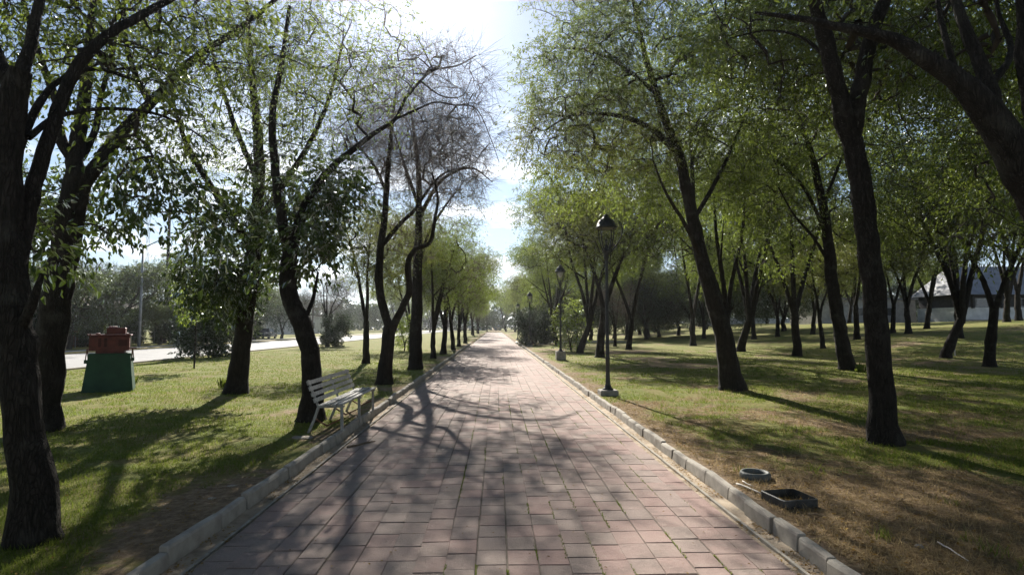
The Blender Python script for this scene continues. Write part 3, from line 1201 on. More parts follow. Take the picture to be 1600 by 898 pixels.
        if singles:
            tv, tf = LEAF_T['broad']
            me = bpy.data.meshes.new('leaf')
            w = 0.55
            me.from_pydata([(x, y * w, z) for x, y, z in tv], [], [tuple(int(q) for q in f) for f in tf])
            me.materials.append(M['leaf_broad'])
            for (p, a, b, c, L, Wd) in singles:
                o = bpy.data.objects.new('leaf', me); COL.objects.link(o); o.parent = root
                mt = Matrix(((a[0] * L, b[0] * L, c[0] * L, p[0] - origin[0]), (a[1] * L, b[1] * L, c[1] * L, p[1] - origin[1]),
                             (a[2] * L, b[2] * L, c[2] * L, p[2] - origin[2]), (0, 0, 0, 1)))
                o.matrix_local = mt


def in_ellipsoid(g, c, r, n, hollow=0.0):
    out = []
    while len(out) < n:
        v = g.uniform(-1, 1, 3)
        q = v.dot(v)
        if q < 1 and q ** 0.5 > hollow: out.append(np.array(c) + v * np.array(r))
    return out


def hero(name, label, base_px, limbs, blobs, seed, group, bark='bark', twig='twig', rt=0.0035, expo=0.46, Z=None, min_h=2.2, thick=1.0):
    """limbs: list of lists of (px,py,dZ,r); first list is the trunk. blobs: (px,py,dZ,rx,ry,rz_m,n,spec)"""
    b = at(*base_px)
    if Z is None: Z = b.dot(FWD)
    T = Tree(seed)
    for li, lm in enumerate(limbs):
        pts = [P(px, py, Z + dz) for px, py, dz, r in lm]
        rad = [r * thick for *_, r in lm]
        if li == 0:
            pts[0] = np.array([b[0], b[1], b[2] - 0.12])
        T.limb(pts, rad, 14 if li == 0 else 10, flare=(li == 0))
    spec = {}
    for bi, (px, py, dz, rx, ry, rz, n, sp) in enumerate(blobs):
        c = P(px, py, Z + dz); s = (Z + dz) / F
        pts = in_ellipsoid(T.g, c, (rx * s, rz, ry * s), int(n * (1.35 if sp else 1.2)), 0.25)
        spec[bi] = sp
        T.fill(pts, sp is not None, bi, min_h=min_h)
    root = thing(name, label, 'tree', (b[0], b[1], b[2]), 0, group)
    T.build(root, spec, b, bark, twig, rt, expo)
    return root


ASH = dict(n=40, L=0.078, W=0.36, sprig=0.45, spread=0.09, droop=0.7, mat='leaf')
ASH_S = dict(n=14, L=0.085, W=0.36, sprig=0.45, spread=0.08, droop=0.7, mat='leaf')
ASH_B = dict(n=24, L=0.11, W=0.38, sprig=0.5, spread=0.09, droop=0.7, mat='leaf')
OLV = dict(n=30, L=0.08, W=0.34, sprig=0.45, spread=0.09, droop=0.6, mat='leaf_olive')
BROAD = dict(n=26, L=0.108, W=0.5, sprig=0.4, spread=0.09, droop=0.6, mat='leaf_broad', shape='broad', hang=0.8)
NEAR = dict(n=16, L=0.085, W=0.5, sprig=0.35, spread=0.06, droop=0.6, mat='leaf_broad', shape='broad', hang=0.8)
NEAR_S = dict(n=10, L=0.075, W=0.45, sprig=0.35, spread=0.06, droop=0.6, mat='leaf', shape='broad', hang=0.7)

GL = 'shade trees in the row left of the path'
GR = 'shade trees of the grove on the right lawn'

# ---- left side
hero('ash_tree', 'thick dark forked trunk filling the left edge of the picture, with a broken stub', (57, 842), [
    [(57, 842, 0, .20), (50, 760, 0, .185), (38, 650, 0, .16), (27, 540, 0, .155), (16, 430, 0, .15), (8, 330, 0, .145), (10, 230, 0, .14), (22, 150, .0, .125), (34, 110, 0, .10)],
    [(30, 130, 0, .075), (45, 80, .1, .06), (60, 10, .2, .05), (80, -90, .4, .035), (110, -220, .7, .02)],
    [(25, 150, 0, .09), (-15, 70, .1, .075), (-60, -50, .2, .055), (-110, -220, .4, .03)],
    [(16, 450, 0, .10), (38, 360, .1, .085), (55, 285, .2, .078), (80, 205, .3, .072), (115, 115, .45, .066), (165, 58, .6, .058), (225, 22, .9, .05), (300, -20, 1.3, .04), (400, -80, 1.9, .025)],
    [(32, 520, .0, .05), (48, 478, -.1, .045), (66, 428, -.15, .02)],
    [(22, 250, 0, .05), (60, 165, .3, .04), (95, 125, .5, .03), (150, 108, .8, .024), (225, 130, 1.2, .014)],
    [(45, 215, .1, .035), (90, 182, .4, .028), (165, 170, .8, .022), (235, 176, 1.2, .018), (290, 198, 1.6, .013), (350, 240, 2.0, .008)],
], [
    (60, 60, 1.2, 110, 90, .8, 90, NEAR_S), (210, 40, 1.9, 130, 90, .9, 120, NEAR_S),
    (230, 170, 1.3, 90, 60, .8, 70, NEAR_S), (60, 380, 1.0, 50, 60, .5, 26, dict(NEAR, single=60)),
    (235, 285, 1.6, 50, 60, .6, 34, dict(NEAR, single=120)), (315, 330, 2.0, 40, 60, .5, 16, dict(NEAR, n=9, L=.12, single=100)),
    (20, -150, 0.5, 200, 120, 1.5, 120, NEAR_S), (350, 60, 2.4, 90, 90, .8, 60, NEAR_S),
], 101, GL, rt=.0028, min_h=2.6, thick=.76)

hero('ash_tree', 'dark leaning trunk just behind the nearest left trunk, forking high into wide limbs', (64, 672), [
    [(64, 672, 0, .26), (74, 580, 0, .225), (88, 470, 0, .215), (104, 380, 0, .21), (118, 310, 0, .205), (127, 268, 0, .20)],
    [(122, 290, 0, .14), (118, 240, 0, .13), (128, 190, 0, .11), (136, 120, .1, .09), (142, 40, .3, .07), (155, -70, .5, .04)],
    [(130, 285, 0, .13), (152, 258, .1, .12), (182, 215, .3, .105), (212, 182, .5, .095), (245, 152, .7, .085), (300, 95, 1.0, .07), (380, 40, 1.5, .055), (455, -20, 2.0, .035)],
    [(120, 260, 0, .10), (95, 215, -.1, .08), (88, 160, -.2, .065), (60, 80, -.4, .05), (30, -20, -.6, .03)],
    [(232, 158, .6, .06), (212, 118, .5, .05), (198, 70, .4, .04), (192, 0, .3, .03), (180, -90, .2, .02)],
    [(130, 245, .1, .06), (150, 200, .2, .055), (158, 150, .3, .045), (175, 90, .6, .035), (190, 20, .9, .02)],
], [
    (120, 40, 1.8, 150, 120, 1.6, 120, ASH_S), (300, 90, 2.4, 150, 110, 1.5, 170, NEAR_S), (420, 60, 2.6, 120, 110, 1.5, 110, NEAR_S),
    (100, 330, .5, 90, 60, .9, 70, dict(NEAR, L=.11)), (200, 230, .8, 80, 60, .8, 60, NEAR_S), (30, 300, 0, 60, 90, .8, 50, NEAR),
    (200, -130, 1, 260, 120, 2.5, 160, ASH_S),
], 102, GL, rt=.0035, min_h=3.0, thick=.93)

hero('ash_tree', 'left lawn tree with dense hanging broad leaves low on its trunk', (368, 614), [
    [(368, 614, 0, .25), (375, 560, 0, .21), (384, 490, 0, .195), (394, 420, 0, .18), (402, 340, 0, .15), (405, 260, 0, .13), (400, 180, .1, .10), (392, 100, .2, .07), (385, 0, .3, .04)],
    [(397, 390, 0, .10), (352, 325, -.3, .085), (312, 262, -.6, .07), (282, 200, -.8, .05), (262, 120, -1, .03)],
    [(402, 350, 0, .10), (440, 292, .3, .085), (480, 230, .5, .07), (512, 160, .8, .05), (535, 70, 1.0, .03)],
    [(404, 285, 0, .08), (370, 205, .3, .065), (342, 120, .6, .05), (320, 30, 1, .03)],
], [
    (365, 395, 0, 85, 70, 1.4, 150, BROAD), (340, 450, -.5, 55, 38, 1.0, 80, BROAD), (430, 340, .2, 80, 60, 1.2, 50, BROAD),
    (330, 260, 0, 90, 80, 1.6, 120, ASH_S), (400, 180, .2, 110, 100, 1.8, 150, ASH_S), (480, 200, .5, 80, 110, 1.6, 110, ASH_S),
    (420, 40, .5, 140, 100, 2.0, 110, ASH_S),
], 103, GL, rt=.0045, min_h=2.0)

hero('ash_tree', 'crooked trunk right behind the white bench, its bare limb reaching over the path', (484, 657), [
    [(484, 657, 0, .20), (487, 600, 0, .165), (483, 548, 0, .155), (470, 508, 0, .15), (454, 472, 0, .145), (448, 432, 0, .14), (453, 395, 0, .13)],
    [(451, 405, 0, .11), (470, 340, .2, .10), (495, 292, .4, .09), (523, 257, .6, .062), (583, 210, 1.0, .046), (617, 187, 1.2, .038), (634, 154, 1.3, .032), (657, 127, 1.4, .027), (677, 110, 1.5, .022), (714, 103, 1.7, .015), (744, 87, 1.9, .012)],
    [(617, 187, 1.2, .026), (654, 170, 1.3, .022), (680, 160, 1.4, .019), (707, 164, 1.5, .015), (744, 170, 1.7, .011), (767, 217, 1.8, .008), (780, 254, 1.8, .006)],
    [(452, 400, 0, .10), (440, 335, -.2, .085), (430, 260, -.3, .07), (426, 180, -.3, .055), (440, 100, -.2, .04), (452, 10, 0, .025)],
    [(470, 508, 0, .05), (488, 470, .1, .035), (497, 425, .2, .02)],
    [(677, 110, 1.5, .02), (664, 82, 1.5, .014), (650, 55, 1.5, .008)],
    [(657, 127, 1.4, .02), (690, 150, 1.3, .015), (722, 150, 1.3, .009), (738, 120, 1.3, .006)],
], [
    (465, 385, 0.3, 60, 55, .9, 55, dict(BROAD, L=.12)), (515, 300, .6, 50, 55, .8, 50, dict(BROAD, L=.11)), (440, 270, -.2, 70, 60, 1.0, 60, dict(NEAR, n=10)),
    (470, 130, 0, 110, 110, 1.6, 130, ASH_S), (700, 130, 1.6, 75, 65, 1.4, 170, None), (715, 210, 1.7, 65, 50, 1.2, 110, None), (600, 130, 1.0, 70, 80, 1.0, 120, dict(ASH_S, n=5)),
    (560, 60, .8, 110, 80, 1.4, 120, dict(ASH_S, n=7)),
], 104, GL, rt=.0030, min_h=2.0)

hero('ash_tree', 'nearly leafless tree forking low into two curved limbs beyond the bench', (600, 600), [
    [(600, 600, 0, .20), (603, 560, 0, .175), (608, 525, 0, .175), (611, 505, 0, .16)],
    [(609, 512, 0, .13), (598, 478, 0, .12), (592, 440, 0, .115), (595, 385, 0, .105), (602, 325, .1, .09), (606, 265, .2, .075), (612, 200, .3, .05), (620, 130, .4, .025)],
    [(614, 512, 0, .12), (628, 482, 0, .10), (640, 452, -.1, .09), (637, 415, -.2, .08), (648, 390, -.2, .07), (672, 379, -.2, .06), (679, 345, -.2, .05), (684, 308, -.2, .035), (675, 270, -.2, .02)],
    [(598, 382, 0, .07), (625, 350, .3, .06), (648, 328, .5, .05), (668, 298, .7, .04), (692, 272, .9, .028), (735, 258, 1.1, .014)],
    [(604, 300, .1, .05), (585, 260, 0, .04), (560, 225, -.2, .025), (540, 180, -.3, .012)],
], [
    (630, 215, .3, 95, 90, 2.2, 420, None), (700, 260, .8, 75, 60, 2.0, 260, None), (560, 250, 0, 60, 70, 1.6, 180, None),
    (620, 330, .3, 60, 50, 1.2, 60, dict(OLV, n=8)), (560, 130, 0, 90, 80, 1.4, 150, dict(ASH_S, n=4)),
], 105, GL, rt=.0042, min_h=2.5, bark='bark', twig='twig_pale')

hero('ash_tree', 'tall straight bare tree next beyond the low forked one on the left', (649, 577), [
    [(649, 577, 0, .25), (650, 530, 0, .24), (652, 470, 0, .21), (653, 400, 0, .17), (655, 330, 0, .13), (654, 270, .2, .10), (648, 215, .4, .07), (640, 160, .5, .03)],
    [(654, 345, 0, .09), (676, 300, .5, .08), (700, 274, .8, .06), (738, 263, 1.2, .04), (770, 285, 1.5, .015)],
    [(654, 320, 0, .08), (636, 270, -.3, .06), (622, 225, -.5, .04), (605, 180, -.6, .02)],
    [(653, 420, 0, .08), (668, 370, .5, .06), (690, 330, .8, .045), (712, 300, 1.1, .025)],
], [
    (675, 240, .5, 90, 75, 2.6, 400, None), (720, 320, 1.0, 60, 55, 1.8, 90, dict(OLV, n=9)), (640, 370, 0, 60, 60, 2.0, 110, OLV), (600, 200, 0, 60, 80, 1.6, 130, None),
], 106, GL, rt=.0055, min_h=3.0, twig='twig_pale')

# ---- right side
hero('ash_tree', 'tall thick trunk in the right foreground that forks into a V high up', (1381, 692), [
    [(1381, 692, 0, .25), (1378, 620, 0, .205), (1370, 520, 0, .195), (1362, 420, 0, .185), (1350, 330, 0, .175), (1337, 250, 0, .17), (1327, 200, 0, .155)],
    [(1328, 215, 0, .16), (1311, 150, -.1, .15), (1298, 90, -.2, .14), (1284, 40, -.3, .125), (1266, -20, -.4, .10), (1245, -120, -.5, .06)],
    [(1332, 210, 0, .16), (1345, 138, -.1, .145), (1354, 85, -.2, .135), (1371, 28, -.3, .12), (1390, -30, -.3, .10), (1410, -140, -.3, .06)],
    [(1300, 100, 0, .04), (1255, 60, .2, .03), (1200, 48, .5, .02), (1140, 60, .8, .01)],
    [(1353, 95, .1, .04), (1400, 60, .4, .03), (1450, 20, .8, .02), (1490, -40, 1, .01)],
], [
    (1240, 60, 2.2, 120, 90, 1.2, 90, ASH), (1160, 50, 1.9, 100, 70, 1.0, 70, ASH), (1420, 70, 2.3, 110, 90, 1.2, 80, ASH),
    (1300, -120, .3, 300, 130, 2.0, 260, ASH), (1450, 230, 1.8, 80, 60, .9, 30, ASH_S), (1300, 100, 3.9, 110, 90, 2.0, 200, ASH_B), (1440, 60, 3.6, 110, 90, 2.0, 170, ASH_B), (1200, 60, 4.0, 90, 90, 1.8, 110, ASH_B), (1400, -60, 3.5, 200, 90, 2.2, 170, ASH_B), (1225, 190, 1.6, 50, 50, .8, 20, ASH_S),
], 201, GR, rt=.0036, min_h=4.0, thick=.78)

hero('ash_tree', 'leaning tree by the near lamp post, its side limb arching left towards the path', (1142, 609), [
    [(1142, 609, 0, .30), (1133, 540, 0, .26), (1117, 475, 0, .22), (1097, 405, 0, .19), (1083, 345, 0, .17), (1071, 290, 0, .155), (1062, 245, 0, .14), (1043, 200, 0, .12), (1024, 140, 0, .10), (1004, 70, .1, .07), (985, -20, .3, .04)],
    [(1062, 245, 0, .10), (1025, 207, -.2, .08), (985, 186, -.4, .065), (940, 178, -.7, .05), (890, 182, -1.0, .035), (850, 205, -1.2, .015)],
    [(1083, 345, 0, .07), (1120, 280, .5, .06), (1150, 215, .9, .045), (1180, 140, 1.2, .03)],
    [(1024, 145, 0, .06), (975, 105, -.3, .05), (925, 80, -.5, .035), (870, 75, -.8, .02)],
    [(1083, 345, 0, .08), (1082, 290, 1.5, .07), (1080, 230, 3.0, .055), (1075, 160, 4.3, .03)],
    [(1097, 405, 0, .07), (1070, 350, -.8, .05), (1040, 300, -1.4, .035), (1020, 250, -1.9, .02)],
], [
    (900, 120, -.6, 95, 75, 2.0, 280, ASH), (860, 215, -.9, 70, 55, 1.6, 110, OLV), (985, 70, 0, 110, 95, 2.2, 280, ASH), (980, 210, -.5, 90, 70, 1.8, 170, OLV),
    (1080, 130, .3, 90, 90, 2.0, 200, ASH), (1140, 220, .8, 70, 70, 1.6, 120, ASH), (940, -50, 0, 160, 80, 2.4, 220, ASH), (1110, 0, .3, 120, 90, 2.2, 160, ASH),
    (1080, 170, 4.5, 90, 80, 2.4, 230, ASH_B), (960, 190, 4.5, 80, 70, 2.2, 190, ASH_B), (1150, 60, 4.0, 90, 80, 2.2, 150, ASH_B), (1000, 240, 7.5, 90, 60, 2.4, 190, ASH_B), (1130, 220, 7.5, 90, 60, 2.4, 190, ASH_B),
    (890, 285, 2.8, 60, 45, 1.8, 110, ASH_B), (1010, 290, 4.0, 60, 40, 1.8, 90, ASH_B), (1100, 290, 5.5, 80, 45, 2.0, 120, ASH_B), (1190, 270, 6.5, 70, 50, 2.0, 100, ASH_B),
], 202, GR, rt=.0042, min_h=3.2, thick=.92)

hero('ash_tree', 'massive dark tree limb slanting in from the right edge of the picture', (1735, 800), [
    [(1735, 800, 0, .32), (1718, 640, 0, .27), (1690, 480, 0, .25), (1650, 360, 0, .235), (1600, 272, 0, .22), (1562, 205, 0, .20), (1532, 160, 0, .175), (1492, 122, .05, .13), (1440, 90, .1, .11), (1395, 62, .2, .09), (1335, 48, .3, .065), (1265, 32, .5, .045), (1180, 20, .8, .02)],
    [(1566, 215, 0, .11), (1548, 145, .1, .10), (1527, 85, .2, .085), (1503, 30, .3, .07), (1480, -50, .4, .045)],
    [(1612, 290, 0, .10), (1615, 200, 0, .09), (1600, 100, 0, .08), (1598, 0, 0, .07), (1590, -120, 0, .04)],
    [(1495, 125, .05, .05), (1482, 75, .1, .042), (1468, 20, .2, .035), (1460, -50, .3, .02)],
    [(1545, 140, .1, .05), (1580, 80, .3, .04), (1560, 20, .5, .03), (1550, -60, .6, .02)],
], [
    (1520, 50, 1.8, 130, 90, 1.0, 120, dict(NEAR_S, n=14)), (1430, 130, 3.4, 70, 50, .7, 26, dict(NEAR_S, n=10)), (1570, 200, 1.8, 80, 80, .9, 50, dict(NEAR_S, n=12)),
    (1560, 340, 2.4, 55, 55, .8, 32, dict(NEAR_S, n=12)), (1450, -130, .8, 300, 110, 1.4, 170, dict(NEAR_S, n=14)),
], 203, GR, rt=.0030, min_h=2.8, thick=.68)

hero('ash_tree', 'slender dark trunk leaning left in the grove, just left of the tall V-forked trunk', (1325, 578), [
    [(1325, 578, 0, .36), (1314, 525, 0, .31), (1303, 460, 0, .28), (1296, 405, 0, .27), (1290, 345, 0, .22), (1276, 275, 0, .17), (1262, 222, 0, .13), (1240, 160, 0, .08), (1225, 80, 0, .04)],
    [(1293, 370, 0, .10), (1260, 300, -.6, .08), (1225, 260, -1.2, .06), (1180, 230, -1.8, .03)],
    [(1296, 410, 0, .09), (1270, 370, -.5, .07), (1240, 335, -1, .045), (1215, 290, -1.5, .025)],
    [(1285, 320, 0, .09), (1310, 260, .6, .07), (1330, 200, 1.2, .05), (1340, 130, 1.5, .03)],
], [
    (1240, 180, 0, 100, 80, 2.6, 260, ASH), (1180, 260, -1, 70, 50, 2.0, 120, ASH), (1320, 190, .8, 70, 80, 2.2, 170, ASH), (1240, 60, 0, 130, 80, 3.0, 240, ASH), (1250, 330, -.5, 50, 40, 1.4, 50, ASH_S), (1400, 170, -3, 90, 80, 2.4, 180, ASH_B), (1330, 120, -4, 110, 80, 2.4, 160, ASH_B),
], 204, GR, rt=.0055, min_h=4.0, thick=.72)

# ------------------------------------------------------------------ generic trees (built once, copied)


def generic(name, seed, H, spread, fork_h, nst, mats, n_t, leaf, lean=0.12, r0=0.2, bare=False, bark='bark', twig='twig', crown_lo=0.45, rt=0.006):
    T = Tree(seed); g = T.g
    ang0 = g.uniform(0, 6.28)
    lx, ly = g.normal(0, lean, 2)
    fk = np.array([lx, ly, fork_h])
    T.limb([(0, 0, -0.15), (lx * .15, ly * .15, fork_h * .25), (lx * .5 + g.normal(0, .04), ly * .5 + g.normal(0, .04), fork_h * .6), tuple(fk)],
           [r0 * 1.15, r0, r0 * .92, r0 * .85], 10, flare=True)
    tips = []
    for k in range(nst):
        a = ang0 + k * 2 * math.pi / nst + g.normal(0, .3)
        out = spread * g.uniform(.25, .6)
        hh = H * g.uniform(.78, .95)
        d = np.array([math.cos(a), math.sin(a), 0])
        pts = [fk - np.array([0, 0, .15]), fk + d * out * .22 + np.array([0, 0, (hh - fork_h) * .22]), fk + d * out * .55 + np.array([0, 0, (hh - fork_h) * .5]) + g.normal(0, .12, 3),
               fk + d * out * .85 + np.array([0, 0, (hh - fork_h) * .78]) + g.normal(0, .12, 3), fk + d * out * 1.1 + np.array([0, 0, hh - fork_h])]
        rr = r0 * (0.72 if nst > 1 else .85) * g.uniform(.75, 1)
        T.limb(pts, [rr, rr * .85, rr * .6, rr * .38, rr * .15], 7)
        if g.random() < .7:
            a2 = a + g.normal(0, .8); d2 = np.array([math.cos(a2), math.sin(a2), 0])
            p0 = pts[1] * .5 + pts[2] * .5
            T.limb([p0, p0 + d2 * out * .5 + np.array([0, 0, .7]), p0 + d2 * out * 1.1 + np.array([0, 0, 1.7])], [rr * .5, rr * .35, rr * .12], 6)
    cz = H * (1 + crown_lo) / 2
    spec = {}
    nb = 13
    for b in range(nb):
        a = g.uniform(0, 6.28); q = spread * .78 * math.sqrt(g.random())
        c = (lx + q * math.cos(a), ly + q * math.sin(a), cz + g.uniform(-.46, .36) * H * (1 - crown_lo) * (1.15 - .5 * q / spread))
        kq = g.uniform(.24, .46)
        T.fill(in_ellipsoid(g, c, (spread * kq, spread * kq, H * (1 - crown_lo) * kq * .62), max(8, int(n_t / nb * (kq / .34) ** 1.5)), .1), not bare, b, min_h=fork_h * .9, sink=.3)
        spec[b] = None if bare else dict(leaf)
    root = link(name, None)
    T.build(root, spec, (0, 0, 0), bark, twig, rt)
    return root


GA = dict(n=30, L=0.13, W=.38, sprig=.6, spread=.13, droop=.6, mat='leaf')
GO = dict(n=28, L=0.13, W=.36, sprig=.6, spread=.13, droop=.6, mat='leaf_olive')
GD = dict(n=40, L=0.12, W=.45, sprig=.4, spread=.14, droop=.3, mat='leaf_dark')
GB = dict(n=30, L=0.10, W=.5, sprig=.3, spread=.08, droop=.3, mat='leaf_bright', shape='broad')
GG = dict(n=60, L=0.125, W=.35, sprig=.4, spread=.12, droop=.4, mat='leaf_grey')

protos = {
    'A': generic('ash_tree', 301, 12.0, 4.6, 2.2, 3, None, 1100, GA, crown_lo=.47),
    'B': generic('ash_tree', 302, 11.5, 4.8, 1.7, 4, None, 1100, GA, lean=.25, crown_lo=.48),
    'C': generic('ash_tree', 303, 11.0, 4.2, 2.6, 2, None, 1000, GO, lean=.3, crown_lo=.44),
    'D': generic('ash_tree', 304, 11.5, 4.4, 2.0, 3, None, 850, GA, lean=.2, crown_lo=.42),
    'N': generic('bare_tree', 305, 8.5, 3.4, 2.0, 3, None, 800, None, bare=True, twig='twig_pale', crown_lo=.35),
    'E': generic('evergreen_tree', 306, 6.0, 3.2, 1.1, 3, None, 560, GD, r0=.18, crown_lo=.22),
    'S': generic('evergreen_bush', 307, 2.6, 1.15, .4, 3, None, 300, dict(GD, n=40, L=.11, W=.5, sprig=.24, spread=.07), r0=.07, crown_lo=.0, rt=.004),
    'G': generic('leafy_bush', 308, 2.2, .75, .25, 4, None, 120, dict(GB, n=20), r0=.035, crown_lo=.12, rt=.003),
    'Q': generic('mesquite_tree', 309, 6.0, 4.0, 1.0, 4, None, 620, GG, r0=.22, bark='bark_grey', twig='twig_pale', crown_lo=.3),
}
proto_used = set()
ORD = ['first', 'second', 'third', 'fourth', 'fifth', 'sixth', 'seventh', 'eighth']
_prng = random.Random(5)


def put(kind, x, y, s=1.0, rz=None, label=None, group=None, cat='tree', sz=None, name=None):
    p = protos[kind]
    if kind in proto_used:
        o = copy_tree(p)
        if name: o.name = name
    else:
        o = p; proto_used.add(kind)
        if name: o.name = name
    z = gl(x, y) if abs(x) > 2.4 else 0
    o.location = (float(x), float(y), z)
    o.rotation_euler = (0, 0, _prng.uniform(0, 6.28) if rz is None else rz)
    o.scale = (s, s, sz if sz else s)
    for kx in ('label', 'category', 'group'):
        if kx in o: del o[kx]
    tag(o, label, cat, group)
    return o


def putpx(kind, px, py, s, label, group, **kw):
    p = at(px, py)
    if group == GR and kind in 'ABCD': s *= 1.16
    return put(kind, p[0], p[1], s, label=label, group=group, **kw)


# left row beyond the heroes
putpx('C', 572, 568, .72, 'slim leafy tree on the left lawn between the bench tree and low forked one', GL)
putpx('D', 677, 560, .66, 'first leaning tree beyond the tall bare one in the left row', GL)
putpx('N', 693, 553, .8, 'second, sparsely twigged tree beyond the tall bare one in the left row', GL)
putpx('C', 708, 546, .72, 'third leafy tree beyond the tall bare one in the left row', GL)
putpx('D', 717, 541, .7, 'fourth leafy tree beyond the tall bare one, near where the left kerb ends', GL)
putpx('D', 727, 536, .85, 'fifth and last tree of the left row before the left kerb ends', GL)
for i, y in enumerate((72, 84, 98, 112, 128, 146)):
    put('NDCD'[i % 4], -3.6 - (i % 2) * .8, y, .85, label='%s far tree left of the path beyond the end of its kerb' % ORD[i], group='far trees edging the left of the path')
putpx('D', 640, 546, .7, 'leafy tree behind the tall bare one, a pale green bush at its side', GL)
# second row left, sparse
putpx('N', 512, 541, .72, 'bare tree with a dark round bush at its foot near the road', GL)
putpx('S', 524, 541, 1.0, 'dark round clipped bush beside the road on the left lawn', 'dark clipped bushes', cat='bush')
putpx('S', 338, 557, 1.7, 'large dark dense bush at the road edge behind the thin young tree', 'dark clipped bushes', cat='bush', sz=1.6)
putpx('G', 632, 548, 1.1, 'bright green leafy bush between two trunks left of the path', 'bright leafy bushes', cat='bush')

# right side
putpx('C', 937, 558, .86, 'straight dark trunk standing close behind the near lamp post', GR)
putpx('B', 906, 551, .84, 'tree with a bright green bush at its foot, right of the second lamp post', GR)
putpx('G', 893, 549, 1.5, 'bright green leafy bush at a tree foot beside the second lamp post', 'bright leafy bushes', cat='bush')
putpx('S', 843, 537, 1.2, 'dark round bush right beside the path, nearer of the pair by the third lamp', 'dark clipped bushes', cat='bush')
putpx('S', 831, 539, 1.2, 'dark round bush at the path kerb under the third lamp post', 'dark clipped bushes', cat='bush')
putpx('N', 961, 541, .62, 'thin bare tree between the near lamp post and the forked grove trees', GR)
putpx('A', 979, 531, .85, 'distant V-forked tree in the grove right of the near lamp post', GR)
putpx('D', 1083, 540, .95, 'dark trunk just left of the leaning tree by the lamp', GR)
putpx('B', 1157, 549, 1.0, 'many-limbed tree directly behind the leaning tree by the lamp', GR)
putpx('A', 1246, 556, .95, 'Y-shaped tree in the middle of the right grove', GR)
putpx('C', 1286, 544, .6, 'thin young tree between the Y-shaped tree and the slender leaning trunk', GR)
putpx('B', 1478, 559, .95, 'multi-stemmed tree on the right lawn in front of the grey building', GR)
putpx('D', 1498, 528, 1.0, 'wide-based tree with a limb slanting right in front of the grey building', GR)
putpx('C', 1339, 530, .8, 'small tree seen just left of the tall V-forked trunk', GR)
putpx('D', 1178, 530, .85, 'upright tree far behind the many-limbed grove tree', GR)
putpx('A', 1448, 513, .8, 'V-shaped small tree before the pale wall of the grey building', GR)
putpx('B', 1573, 503, .9, 'tree standing before the right end of the grey building', GR)
putpx('D', 1592, 501, .9, 'rightmost far tree by the grey building', GR)
# canopy of the grove further back
back = []
gB = random.Random(21)
BACKL = {1010: 'slim distant leafy tree just right of the near lamp post', 1100: 'distant tree seen close beside the leaning tree trunk, on its left', 1420: 'distant tree between the V-forked trunk and the grey hall',
         1060: 'dark distant evergreen left of the leaning tree, rightmost of three', 1030: 'dark distant evergreen, middle one of three right of the lamp', 1000: 'dark distant evergreen nearest the lamp post, leftmost of three',
         1130: 'distant tree half hidden behind the leaning tree by the lamp', 1215: 'distant tree just left of the Y-shaped grove tree', 1270: 'distant tree between the Y-shaped tree and the slender leaning trunk',
         1310: 'distant bare tree behind the slender leaning trunk', 1395: 'distant tree just right of the tall V-forked trunk'}
for px, py, kd in ((1010, 529, 'A'), (1100, 529, 'D'), (1420, 521, 'D'), (1060, 524, 'E'), (1030, 526, 'E'), (1000, 523, 'E'),
                   (1130, 526, 'B'), (1215, 526, 'D'), (1270, 522, 'A'), (1310, 524, 'N'), (1395, 520, 'C')):
    putpx(kd, px, py, {'E': 1.15}.get(kd, .9) * gB.uniform(.9, 1.1), BACKL[px], 'distant grove trees')
for i in range(26):
    y = 62 + i * 3.4 + gB.uniform(-2, 2)
    x = gB.uniform(8, 60) + i * .8
    put(gB.choice('ABCDDEE'), x, y, gB.uniform(.85, 1.15), label='far park tree behind the right grove', group='far park trees on the right')
for i, y in enumerate((48, 58, 69, 80, 93, 108, 124, 142)):
    put('BDAC'[i % 4], 5.2 + (i % 3) * .9, y, .85 + .1 * (i % 2), label='%s far leafy tree beside the right edge of the path beyond the second lamp' % ORD[i], group='far trees edging the right of the path')
for i in range(24):
    put('E', 18 + i * 4.2 + gB.uniform(-1.5, 1.5), 104 + gB.uniform(-6, 16), gB.uniform(1.5, 2.1), label='dark rounded tree in the band behind the boundary wall', group='dark trees behind the boundary wall')
for i in range(10):
    put('E', 7 + i * 2.6 + gB.uniform(-1, 1), 66 + gB.uniform(-6, 8), gB.uniform(1.0, 1.35), label='dark low evergreen deep in the right grove, %s counting outward from the path' % (ORD + ['ninth', 'tenth'])[i], group='dark evergreens deep in the right grove')
# the park goes on behind the camera and shades the foreground from that side
for i, (x, y) in enumerate(((-5, -4), (5, -5), (-11, 2), (11, 1.5), (-4.5, -11), (4.5, -12), (-12, -8), (12, -7), (0.5, -20), (-9, -18), (9, -19), (19, -2), (-20, -6), (19, 8), (26, 14), (28, 2))):
    put('ABCD'[i % 4], x, y, 1.0, label='leafy park tree standing behind the viewer', group='park trees around the viewpoint')
# row of trees along the right of the frame outside
for x, y, kd in ((12, 9, 'B'), (17, 16, 'A'), (10.5, 26, 'D'), (21, 24, 'C'), (9.3, 40, 'A')):
    put(kd, x, y, .95, label={(12, 9): 'tree just outside the right edge whose boughs hang into view', (17, 16): 'leafy tree at the right edge of the grove',
                              (10.5, 26): 'leafy tree midway into the right grove behind the leaning one', (21, 24): 'leafy tree of the right grove near the frame edge',
                              (9.3, 40): 'leafy tree deep in the grove between lamp and leaning tree'}[(x, y)], group=GR)
# end of the path: closing tree mass
for i in range(16):
    put(gB.choice('ADEB'), -34 + i * 4.6 + gB.uniform(-1.5, 1.5), 182 + gB.uniform(-4, 14), gB.uniform(1.0, 1.4),
        label='dark tree in the mass closing the far end of the path', group='trees closing the far end of the path')
